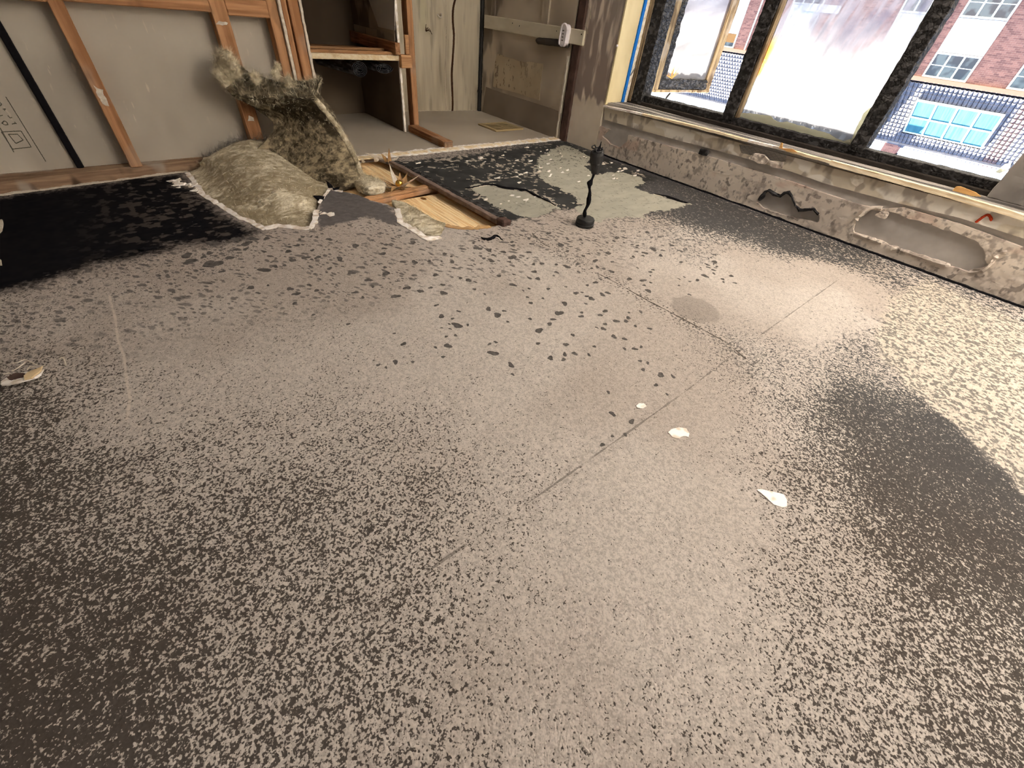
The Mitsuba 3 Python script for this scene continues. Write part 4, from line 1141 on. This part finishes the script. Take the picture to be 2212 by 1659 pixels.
cab = thing('cable', 'dark brown cable hanging down the back wall of the right-hand cupboard', 'cable')
put('cable', tube(spline([(2.616,3.87,0.777),(2.592,3.87,0.69),(2.596,3.87,0.602),(2.6,3.87,0.516),(2.583,3.87,0.349),(2.577,3.87,0.242),(2.583,3.87,0.115),(2.579,3.87,-0.013)], 50), 0.0095, 8), 'm_cable', cab, smooth=True)
put('loop', tube([(2.572,3.86,-0.011), (2.557,3.86,-0.007), (2.548,3.87,-0.008)], 0.007, 6), 'm_cable', cab)
cab2 = thing('cable', 'thin smoke coloured cable left of the dark brown cable on the cupboard wall', 'cable')
put('cable', tube(spline([(2.53,3.885,0.77),(2.529,3.885,0.537),(2.518,3.885,0.28),(2.519,3.885,0.005)], 30), 0.006, 6), 'm_side_board', cab2, smooth=True)
for k, xs in enumerate(([2.861,2.914])):
    pp = thing('pipe', ('left', 'right')[k] + ' one of the two black pipes standing in the corner of the right-hand cupboard', 'pipe', 'black pipes in the cupboard corner')
    put('pipe', tube([[xs, 3.82 - 0.03 * k, 0.0], [xs + 0.004, 3.82 - 0.03 * k, 0.6], [xs, 3.82 - 0.03 * k, 1.3], [xs, 3.82 - 0.03 * k, 2.4]], (0.020, 0.013)[k], 12), 'm_dark_plastic', pp, smooth=True)
    put('collar', moved(trimesh.creation.cylinder((0.024, 0.017)[k], 0.02, sections=16), xs, 3.82 - 0.03 * k, 0.16 + 0.1 * k), 'm_dark_plastic', pp, smooth=30)
hk = thing('cable_clip', 'small pale hook fixed to the cupboard wall left of the cables', 'hook')
h0 = np.array((2.468,3.885,0.673))
put('hook', tube([h0 + [-0.018, 0, 0.004], h0 + [-0.010, -0.022, -0.012], h0 + [0.010, -0.022, -0.010], h0 + [0.016, -0.010, 0.012]], 0.005, 6), 'm_fascia', hk)
ws = thing('wire_ends', 'frayed wire ends poking from the cupboard wall beside the clean streak', 'wire')
h0 = np.array((2.347,3.9,0.564))
for k in range(4):
    put('wire', tube([h0, h0 + [0.012 * (k - 1.5), -0.02, 0.01 + 0.01 * (k % 2)], h0 + [0.018 * (k - 1.2), -0.035, 0.045 - 0.02 * k]], 0.0026, 5), 'm_cable', ws)

vent = thing('vent_grille', 'rectangular slatted vent grille on the ceiling of the right-hand cupboard', 'vent')
va, vb, vc, vd = (np.array((2.469,3.323,0.0)), np.array((2.47,3.075,0.0)), np.array((2.798,3.051,0.0)), np.array((2.743,3.308,0.0)))
vx0, vx1 = va[0] + 0.01, vc[0] - 0.01
vy0, vy1 = vb[1] - 0.01, va[1]
for e in ((vx0, vx1, vy0, vy0 + 0.022), (vx0, vx1, vy1 - 0.022, vy1), (vx0, vx0 + 0.022, vy0, vy1), (vx1 - 0.022, vx1, vy0, vy1), ((vx0 + vx1) / 2 - 0.008, (vx0 + vx1) / 2 + 0.008, vy0, vy1)):
    put('frame', box(*e, 0.0, 0.012, 0.003), 'm_vent', vent)
put('backing', box(vx0 + 0.01, vx1 - 0.01, vy0 + 0.01, vy1 - 0.01, 0.0005, 0.003), 'm_black', vent)
for k in range(9):
    x0 = vx0 + 0.035 + k * (vx1 - vx0 - 0.07) / 8
    put('slat', box(x0 - 0.0075, x0 + 0.0075, vy0 + 0.02, vy1 - 0.02, 0.003, 0.010, 0.002), 'm_vent', vent)

rail = thing('wall_rail', 'cream painted wooden rail across the side wall of the right-hand cupboard', 'rail')
ra, rb = (2.855,3.77,0.662), (2.855,2.592,0.679)
put('rail', box(2.848, 2.871, rb[1], ra[1], 0.622, 0.708), 'm_rail', rail)
for k, (yy, dd) in enumerate([(3.386,0.683),(3.297,0.673),(2.869,0.679),(2.613,0.684)]):
    put('nail_head', moved(trimesh.creation.icosphere(1, 0.004), 2.848, yy, dd), 'm_black', rail)
clip = thing('white_clip', 'white oval plastic clip hanging over the cream rail', 'clip')
ca = np.array((2.845,2.756,0.663))
ov = sg.LineString([(ca[1], ca[2] - 0.034), (ca[1] - 0.004, ca[2] + 0.034)]).buffer(0.030, 16)
inn = sg.LineString([(ca[1], ca[2] - 0.034), (ca[1] - 0.004, ca[2] + 0.034)]).buffer(0.018, 16)
cm = prism(ov, 'x', 2.805, 2.847)
put('body', cm, 'm_white_plastic', clip, smooth=40)
put('raised_rim', tube(np.c_[np.full(41, 2.806), np.array(ov.exterior.coords)[::len(ov.exterior.coords) // 40][:41]], 0.007, 8), 'm_white_plastic', clip, smooth=True)
for k in range(4):
    put('mark', box(2.803, 2.8055, ca[1] - 0.008, ca[1] + 0.008, ca[2] - 0.03 + 0.018 * k, ca[2] - 0.024 + 0.018 * k, 0), 'm_dark_grey', clip)
ft_ = thing('grey_bar', 'dark grey rounded bar under the cream rail', 'tube')  # dark grey band built as a plain rounded bar
fa, fb = (2.86,3.059,0.605), (2.86,2.753,0.617)
put('bar_body', rough(tube(np.array([[2.850, fa[1] + 0.02, fa[2]], [2.850, fa[1], fa[2]], [2.850, (fa[1] + fb[1]) / 2, (fa[2] + fb[2]) / 2], [2.850, fb[1] - 0.02, fb[2]]]), [0.012, 0.021, 0.022, 0.022], 12), 0.002, 30, 0.02, 168), 'm_dark_grey', ft_, smooth=True)
peel = thing('peeling_paper', 'curl of peeling wallpaper at the edge of the burnt pier beside the rail', 'paper')
pb = np.array((2.885,2.596,0.693))
put('curl', curl(pb, (-0.45, -0.35, 0.6), (0.2, 0.9, 0.3), 0.075, 0.014, 0.4, 44), 'm_fascia', peel)
put('curl', curl(np.array((2.885,2.589,0.772)), (-0.3, -0.15, 0.7), (0.2, 0.9, 0.3), 0.09, 0.010, 0.3, 45), 'm_fascia', peel)

# ============================================================ FLAKES AND BLISTERS ON THE CEILING


def blister_mesh(seed):
    """A charred paint blister: irregular, dished, with a lifted rim. Unit radius, hanging 0.16 down."""
    g = np.random.default_rng(seed)
    n = 15
    a = np.arange(n) * 2 * np.pi / n
    r = 1 + 0.22 * np.cos(2 * a + g.uniform(0, 6)) + 0.14 * np.cos(3 * a + g.uniform(0, 6)) + 0.10 * g.uniform(-1, 1, n)
    ring = np.c_[r * np.cos(a), r * np.sin(a)]
    v = [[0, 0, 0.06]] + [[x * 0.62, y * 0.62, 0.07] for x, y in ring] + [[x, y, 0.10 + 0.08 * g.uniform()] for x, y in ring] + [[x * 1.08, y * 1.08, -0.02] for x, y in ring]
    f = []
    for i in range(n):
        j = (i + 1) % n
        f.append([0, 1 + i, 1 + j])
        for o in (1, 1 + n):
            f += [[o + i, o + n + i, o + n + j], [o + i, o + n + j, o + j]]
    return trimesh.Trimesh(v, f, process=False)


BL = [mikit.ply(blister_mesh(k), 'm_pock') for k in range(5)]
BIG = [(0.621,1.007,0.0092),(0.644,0.976,0.0054),(0.618,0.955,0.004),(0.584,0.951,0.0039),(0.605,0.931,0.0047),(0.571,0.903,0.0051),(0.6,0.892,0.0056),(0.549,0.86,0.0099),(0.441,0.942,0.008),(0.379,0.879,0.0076),(0.421,0.851,0.0052),(0.507,0.822,0.0057),(0.513,0.874,0.0049),(0.443,1.005,0.0039),(0.667,0.918,0.0053),(1.049,0.594,0.0083),(1.071,0.564,0.0077),(1.055,0.509,0.0086),(1.026,0.528,0.0059),(1.131,0.651,0.0093),(1.188,0.639,0.0084),(1.168,0.805,0.0112),(1.165,0.827,0.0069),(1.145,0.866,0.0094),(1.148,0.717,0.0084),(1.018,0.377,0.0098),(0.991,0.426,0.0066),(1.032,0.438,0.0063),(0.759,0.36,0.008),(0.781,0.309,0.008),(0.652,0.304,0.0053),(0.696,0.307,0.0046),(0.729,0.29,0.0047),(0.817,0.423,0.0051),(1.197,1.027,0.0081),(1.072,0.947,0.0069),(1.081,0.66,0.0074),(0.864,0.606,0.0076),(0.899,0.574,0.0061),(0.812,0.604,0.0064),(0.933,0.679,0.007),(0.948,0.594,0.0058),(0.453,1.251,0.0065),(0.345,1.128,0.0054),(0.825,1.554,0.011),(0.885,1.394,0.0098),(1.218,1.226,0.0094),(1.781,0.952,0.0165),(1.428,1.015,0.0125),(1.415,0.909,0.0099),(0.96,0.945,0.0054),(1.007,0.989,0.0056),(0.332,0.894,0.0052),(0.345,0.872,0.0038),(0.633,0.641,0.005),(0.959,0.314,0.0039),(0.965,0.358,0.006),(1.201,0.551,0.0071),(1.264,0.639,0.0074),(1.045,0.35,0.0067),(0.038,1.794,0.0172),(0.09,1.74,0.0219),(0.114,1.736,0.0168),(0.038,1.846,0.0168),(0.394,1.629,0.012),(0.11,1.832,0.0107),(0.161,1.76,0.0125),(0.142,1.906,0.0236),(0.277,1.885,0.0173),(0.244,1.851,0.017),(0.221,1.912,0.0159),(0.324,1.865,0.0117),(0.085,1.809,0.0098),(0.112,1.663,0.0084),(0.25,1.332,0.0066),(0.275,1.235,0.0057)]
for k, (x, y, r) in enumerate(BIG):
    a, s = rng.uniform(0, 6.28), rng.uniform(0.75, 1.1)
    m = np.eye(4)
    m[:2, :2] = np.array([[math.cos(a), -math.sin(a)], [math.sin(a), math.cos(a)]]) @ np.diag([r * 1.1, r * s])
    m[2, 2] = r * 0.7
    m[:2, 3] = x, y
    put_copy('paint_blister', BL[k % 5], m, 'ceiling')
ZONE = sg.Polygon([(0.101,1.96),(0.536,1.805),(0.928,1.463),(1.225,1.443),(1.491,1.334),(1.71,1.219),(1.99,1.074),(1.957,0.681),(1.816,0.432),(1.559,0.588),(1.275,0.843),(1.22,0.573),(1.066,0.371),(0.947,0.561),(0.636,0.661),(0.615,1.162),(0.424,1.277),(0.169,1.432)])
have = [(x, y, r) for x, y, r in BIG]
while len(have) < 290:
    b = ZONE.bounds
    x, y = rng.uniform(b[0], b[2]), rng.uniform(b[1], b[3])
    r = float(np.clip(rng.lognormal(math.log(0.0085), 0.35), 0.005, 0.018))
    if not ZONE.contains(sg.Point(x, y)) or hole.distance(sg.Point(x, y)) < 0.03 or any((x - p) ** 2 + (y - q) ** 2 < (1.35 * (r + s)) ** 2 for p, q, s in have):
        continue
    have.append((x, y, r))
    a = rng.uniform(0, 6.28)
    m = np.eye(4)
    m[:2, :2] = np.array([[math.cos(a), -math.sin(a)], [math.sin(a), math.cos(a)]]) @ np.diag([r * 1.1, r * rng.uniform(0.7, 1.0)])
    m[2, 2] = r * 0.6
    m[:2, 3] = x, y
    put_copy('paint_blister', BL[len(have) % 5], m, 'ceiling')

# bare white plaster where chips of paint have dropped off
for k, poly in enumerate(([(0.856,-0.013),(0.866,-0.018),(0.879,-0.035),(0.899,-0.06),(0.89,-0.072),(0.871,-0.08),(0.859,-0.074),(0.85,-0.059),(0.853,-0.041),(0.855,-0.03)], [(0.831,0.224),(0.849,0.226),(0.871,0.218),(0.886,0.203),(0.877,0.187),(0.864,0.181),(0.855,0.192),(0.836,0.194),(0.826,0.208)], [(0.84,0.339),(0.855,0.34),(0.866,0.33),(0.864,0.32),(0.847,0.321),(0.836,0.331)])):
    put('bare_patch', prism(sg.Polygon(ragged(poly, 0.0015, 0.008, 170 + k)).buffer(0), 'd', 0.0002, 0.0022), 'm_paper', 'ceiling', label=('long tapering', 'rounded', 'tiny round')[k] + ' white bare patch in the grey speckled ceiling')
# white and tan chips lifting round the burnt area
for k in range(110):
    while True:
        if k < 70:
            x, y = rng.uniform(1.25, 2.85), rng.uniform(1.7, 2.66)
            ok = sg.Polygon(CHARRED).contains(sg.Point(x, y)) and (meshkit.noise(np.array([x * 5, y * 5, 0.0]), 3) > 0.45)
        else:
            t_ = rng.uniform(0, 1)
            x, y = -0.15 + 0.5 * t_, 2.75 - 0.75 * t_
            x, y = x - abs(rng.normal(0, 0.05)) + 0.30, y - 0.02
            q = sg.Point(x, y)
            ok = not hole.contains(q) and hole.distance(q) < 0.09
        if ok and not hole.contains(sg.Point(x, y)):
            break
    r = rng.uniform(0.006, 0.022)
    a = np.sort(rng.uniform(0, 6.28, 9))
    p = np.c_[np.cos(a), np.sin(a) * 0.6] * r * rng.uniform(0.6, 1.2, (9, 1)) + [x, y]
    q = sg.Polygon(p).buffer(0)
    if q.geom_type == 'Polygon' and q.area > 1e-5:
        m = prism(q, 'd', 0.0005, 0.002)
        m.vertices[:, 2] += 0.35 * np.maximum(0, (m.vertices[:, 0] - x)) * (m.vertices[:, 2] > 0.001)
        put('paint_flake', m, 'm_paper', 'ceiling')
# curled black paint lips
for k, pts in enumerate(([(2.48,1.45),(2.507,1.402),(2.523,1.35),(2.536,1.283),(2.553,1.241)], [(1.433,2.023),(1.514,2.021),(1.611,2.014),(1.653,1.934),(1.732,1.856),(1.741,1.784),(1.742,1.686),(1.733,1.581)], [(1.116,1.443),(1.123,1.417),(1.152,1.413),(1.183,1.425),(1.187,1.377)], [(-0.092,1.964),(-0.065,1.958),(-0.034,1.972)])):
    p = np.array(spline(pts, 24))
    th = 0.002 + 0.006 * np.sin(np.linspace(0, np.pi, 24))
    put('curled_edge', rough(tube(np.c_[p, np.full(24, 0.004)], th, 6), 0.003, 60, 0.01, 180 + k), 'm_black', 'ceiling')
    if k != 3:
        edge_strip(pts + [0, 0] if isinstance(pts, np.ndarray) else pts, 0.008, 190 + k, d=0.002, mat='m_gypsum')
# the hanging scrap of board at the far left
scrapf = thing('plaster_flake', 'broken white and tan plaster flake hanging from the dark ceiling at the far left', 'plaster')
fl = [(-0.444,1.323),(-0.437,1.337),(-0.419,1.346),(-0.402,1.343),(-0.385,1.335),(-0.369,1.333),(-0.371,1.3),(-0.379,1.285),(-0.398,1.284),(-0.408,1.285),(-0.427,1.29),(-0.442,1.3)]
m = rough(prism(sg.Polygon(ragged(fl, 0.003, 0.01, 200)).buffer(0), 'd', 0.001, 0.006), 0.003, 30, 0.012, 201)
m.vertices[:, 2] += 0.25 * np.maximum(0, 1.345 - m.vertices[:, 1])
put('flake', m, 'm_paper', scrapf)
fl = [(-0.397,1.302),(-0.392,1.319),(-0.376,1.329),(-0.368,1.337),(-0.369,1.299),(-0.381,1.278),(-0.396,1.281)]
m = rough(prism(sg.Polygon(ragged(fl, 0.003, 0.01, 202)).buffer(0), 'd', 0.010, 0.014), 0.003, 30, 0.012, 203)
m.vertices[:, 2] += 0.20 * np.maximum(0, 1.345 - m.vertices[:, 1])
put('tan_paper', m, 'm_splinter', scrapf, label='tan paper side of the flake')
fl = [(-0.434,1.331),(-0.419,1.339),(-0.4,1.331),(-0.39,1.31),(-0.409,1.308),(-0.424,1.308)]
put('burnt_face', rough(prism(sg.Polygon(ragged(fl, 0.004, 0.01, 204)).buffer(0), 'd', 0.0125, 0.0145), 0.003, 30, 0.012, 205), 'm_dark_brick', scrapf)
for k, pts in enumerate(([(-0.429,1.411),(-0.414,1.41),(-0.404,1.41),(-0.388,1.379),(-0.368,1.359)], [(-0.431,1.375),(-0.42,1.381),(-0.405,1.4)], [(-0.402,1.36),(-0.396,1.371),(-0.384,1.359)], [(-0.446,1.37),(-0.434,1.369)], [(-0.339,1.371),(-0.332,1.372),(-0.329,1.333)])):
    p = np.array(spline(pts, 12)) if len(pts) > 2 else np.array(pts)
    put('crack_edge', tube(np.c_[p, np.full(len(p), 0.001)], 0.0016, 5), 'm_gypsum', scrapf)
le = struct('board_strip', 'torn pale edges of the ceiling board at the far left')
things.discard(le)
labels.pop('board_strip')
for k, pts in enumerate(([(-0.476,2.467),(-0.458,2.468),(-0.455,2.426),(-0.458,2.351),(-0.474,2.303)], [(-0.47,2.1),(-0.458,2.085),(-0.455,2.038),(-0.47,2.046)])):
    put('bare_patch', prism(sg.Polygon(pts), 'd', 0.0002, 0.004), 'm_gypsum', 'ceiling')

# ============================================================================ OUTSIDE THE WINDOW
DX = 35.0
GUT = -0.208
GROUND = 9.0
gnd = struct('street_ground')
put_struct('street_ground', box(3.3, 120, -70, 90, GROUND, GROUND + 0.1, 0), 'm_ground')
house = thing('brick_house', 'brick terrace with white windows and pale tiled roof seen across the street through the window', 'house')
put('wall', box(DX, DX + 8, -30, 45, GUT, GROUND, 0), 'm_brick', house)
put('gutter', box(DX - 0.25, DX + 0.05, -30, 45, GUT - 0.06, GUT + 0.14, 0.02), 'm_gutter', house)
RUN = 2.95
rp = sg.Polygon([(DX - 0.15, GUT - 0.08), (DX + RUN, GUT - 0.08 - RUN - 0.15), (DX + 8, GUT + 0.3), (DX, GUT + 0.02)])
put('roof', prism(sg.Polygon([(a, b) for a, b in rp.exterior.coords]), 'y', -30, 45), 'm_slate', house)
RN = math.sqrt(0.5)


def roof_at(u, h):
    """u metres up the slope from the eaves, h above it."""
    return DX - 0.15 + u * RN - h * RN, GUT - 0.10 - u * RN - h * RN


# pantile: an arched strip, thick at its lower end
TW, TL = 0.205, 0.29


def tile_mesh():
    yy = np.linspace(-0.5, 0.5, 6) * TW * 0.90
    arch = 0.045 * np.cos(np.linspace(-1.35, 1.35, 6))
    F, B = [], []
    for u, lift in ((0.0, 0.035), (TL * 1.08, 0.006)):
        F.append([[*([0, 0]), 0]] * 0 + [np.array([u, y, a + lift]) for y, a in zip(yy, arch)])
        B.append([np.array([u, y, a + lift - 0.022]) for y, a in zip(yy, arch)])
    return slab(np.array(F), np.array(B))


tm = tile_mesh()
ROOFM = np.eye(4)
ROOFM[:3, 0], ROOFM[:3, 1], ROOFM[:3, 2] = [RN, 0, -RN], [0, 1, 0], [-RN, 0, -RN]
tile_ply, tile_ply2 = mikit.ply(tm, 'm_tile'), mikit.ply(tm, 'm_tile_brown')
PAN = [2.5,6.4]
rest, singles = [], []
rows = int((RUN + 0.15) / RN / TL) + 1
for r in range(rows):
    for c in range(-10, 112):
        y = -0.2 + c * TW
        u = r * TL
        x, d = roof_at(u, 0.0)
        m = ROOFM.copy()
        m[:3, 3] = x, y, d
        if PAN[0] < y < PAN[1] and 0.9 < u < 3.2:
            continue
        if 1.6 < y < 7.3:
            singles.append((m, y))
        elif -2.2 < y < 22.5:
            rest.append(m)
singles.sort(key=lambda s: s[1])
for m, y in singles[:300]:
    put_copy('roof_tile', tile_ply2 if y < 2.1 else tile_ply, m, house)
rest += [m for m, y in singles[300:]]
allv = [tm.copy().apply_transform(m) for m in rest]
put('roof_tiles', allv, 'm_tile', house, kind='stuff')
put('ridge', tube([[*roof_at(0, 0)[:1], -30, 0], [0, 45, 0]], 0.1) if False else box(DX + RUN - 0.12, DX + RUN + 0.12, -30, 45, GUT - RUN - 0.36, GUT - RUN - 0.18, 0.05), 'm_tile', house)
# the blue glazed panels on the roof
solar = thing('roof_panel', 'bright blue eight-pane panel with white bars on the tiled roof opposite', 'solar panel')


def on_roof(y0, y1, u0, u1, h0, h1):
    m = box(u0, u1, y0, y1, h0, h1, 0.004)
    q = ROOFM.copy()
    q[:3, 3] = roof_at(0, 0)[0], 0, roof_at(0, 0)[1]
    return m.apply_transform(q)


pu0, pu1 = 0.95, 3.28
py = np.linspace(PAN[0] + 0.03, PAN[1] - 0.03, 5)
pu = np.linspace(pu0 + 0.03, pu1 - 0.03, 3)
for y in py:
    put('bar', on_roof(y - 0.05, y + 0.05, pu0, pu1, 0.09, 0.16), 'm_house_white', solar)
for u in pu:
    put('bar', on_roof(PAN[0], PAN[1], u - 0.05, u + 0.05, 0.09, 0.158), 'm_house_white', solar)
for i in range(4):
    for j in range(2):
        put('panel', on_roof(py[i] + 0.05, py[i + 1] - 0.05, pu[j] + 0.05, pu[j + 1] - 0.05, 0.09, 0.14), 'm_cyan', solar)
# chimney
chy = [6.315,7.077]
chm = put('chimney', box(38.0, 38.9, chy[0], chy[1], -4.05, GUT - RUN + 0.6, 0.01), 'm_brick', house)
put('cap', box(37.95, 38.95, chy[0] - 0.06, chy[1] + 0.06, -4.13, -4.04, 0.02), 'm_slate', chm)
for k in range(2):
    put('pot', moved(trimesh.creation.cylinder(0.11, 0.35, sections=14), 38.45, chy[0] + 0.25 + 0.4 * k, -4.28), 'm_gutter', chm)


def casement(y0, y1, d0, d1, n, glass='m_house_glass'):
    """A window of the house opposite: n lights in a white frame."""
    f = []
    t_ = 0.09
    f += [box(DX - 0.09, DX + 0.02, y0, y1, d0, d0 + t_, 0.008), box(DX - 0.09, DX + 0.02, y0, y1, d1 - t_, d1, 0.008)]
    ys = np.linspace(y0 + t_ / 2, y1 - t_ / 2, n + 1)
    f += [box(DX - 0.09, DX + 0.02, y - t_ / 2, y + t_ / 2, d0, d1, 0.008) for y in ys]
    key = put('window', f, 'm_house_white', house)
    for a, b in zip(ys[:-1], ys[1:]):
        if key.count('__') == 1:
            put('pane', box(DX - 0.05, DX - 0.03, a + t_ / 2, b - t_ / 2, d0 + t_, d1 - t_, 0), glass, key)
            put('meeting_rail', box(DX - 0.07, DX - 0.03, a + t_ / 2, b - t_ / 2, (d0 + d1) / 2 - 0.02, (d0 + d1) / 2 + 0.02, 0), 'm_house_white', key)


WY = [4.811,6.759]
WD = [-0.065,0.991,2.339]
cols = [(WY[0], WY[1]), (WY[1] + 0.75, WY[1] + 2.65), (WY[0] - 3.6, WY[1] - 3.6), (WY[1] + 6.6, WY[1] + 8.4)]
for a, b in cols:
    casement(a, b, WD[0], WD[1], 3)
    put('spandrel', box(DX - 0.05, DX + 0.02, a, b, WD[1] + 0.01, WD[2] - 0.01, 0.004), 'm_house_white', house, label='pale flush panel between two windows')
    casement(a, b, WD[2], WD[2] + 1.15, 3)
# left wing: white cladding with a small window, brick pier, down pipes
LY = [17.907,21.336]
put('cladding', box(DX - 0.04, DX + 0.02, (35.0,17.913,1.465)[1], 22.5, GUT + 0.15, 7.0, 0), 'm_cladding', house, label='white boarded wall panel')
by = [17.98,18.666]
bd = [0.012,0.664]
bk = put('window', [box(DX - 0.10, DX + 0.02, by[0] - 0.09, by[1] + 0.09, bd[0] - 0.09, bd[0], 0.004), box(DX - 0.10, DX + 0.02, by[0] - 0.09, by[1] + 0.09, bd[1], bd[1] + 0.09, 0.004), box(DX - 0.10, DX + 0.02, by[0] - 0.09, by[0], bd[0], bd[1], 0.004), box(DX - 0.10, DX + 0.02, by[1], by[1] + 0.09, bd[0], bd[1], 0.004)], 'm_house_white', house)
put('blind', box(DX - 0.07, DX - 0.05, by[0], by[1], bd[0] + 0.3 * (bd[1] - bd[0]), bd[1], 0), 'm_blind', bk, label='brown blind')
put('pane', box(DX - 0.06, DX - 0.045, by[0], by[1], bd[0], bd[1], 0), 'm_house_glass', bk)
for xs in ((34.9,7.201,1.437)[1], (34.9,17.042,1.07)[1]):
    put('down_pipe', tube([[DX - 0.12, xs, GUT + 0.1], [DX - 0.12, xs, GROUND]], 0.055, 10), 'm_house_white', house)
sgn = [12.353,14.376]
put('white_beam', box(DX - 0.2, DX + 0.02, sgn[0], sgn[1], (35.0,13.154,2.063)[2], (35.0,13.36,2.412)[2], 0.01), 'm_house_white', house)
# dormer, whose cheek throws the slanting shade onto the tiles
dorm = put('dormer', prism(sg.Polygon([(DX - 0.1, GUT - 0.1), (DX - 0.1, GUT - 2.95), (DX + 2.9, GUT - 3.0)]), 'y', WY[1] + 1.05, WY[1] + 2.4), 'm_slate', house)
put('flat_roof', box(DX - 0.2, DX + 2.8, WY[1] + 1.0, WY[1] + 2.45, GUT - 3.08, GUT - 2.95, 0.01), 'm_slate', dorm)
put('window', box(DX - 0.14, DX - 0.09, WY[1] + 1.3, WY[1] + 2.2, GUT - 2.4, GUT - 0.7, 0.01), 'm_house_glass', dorm)
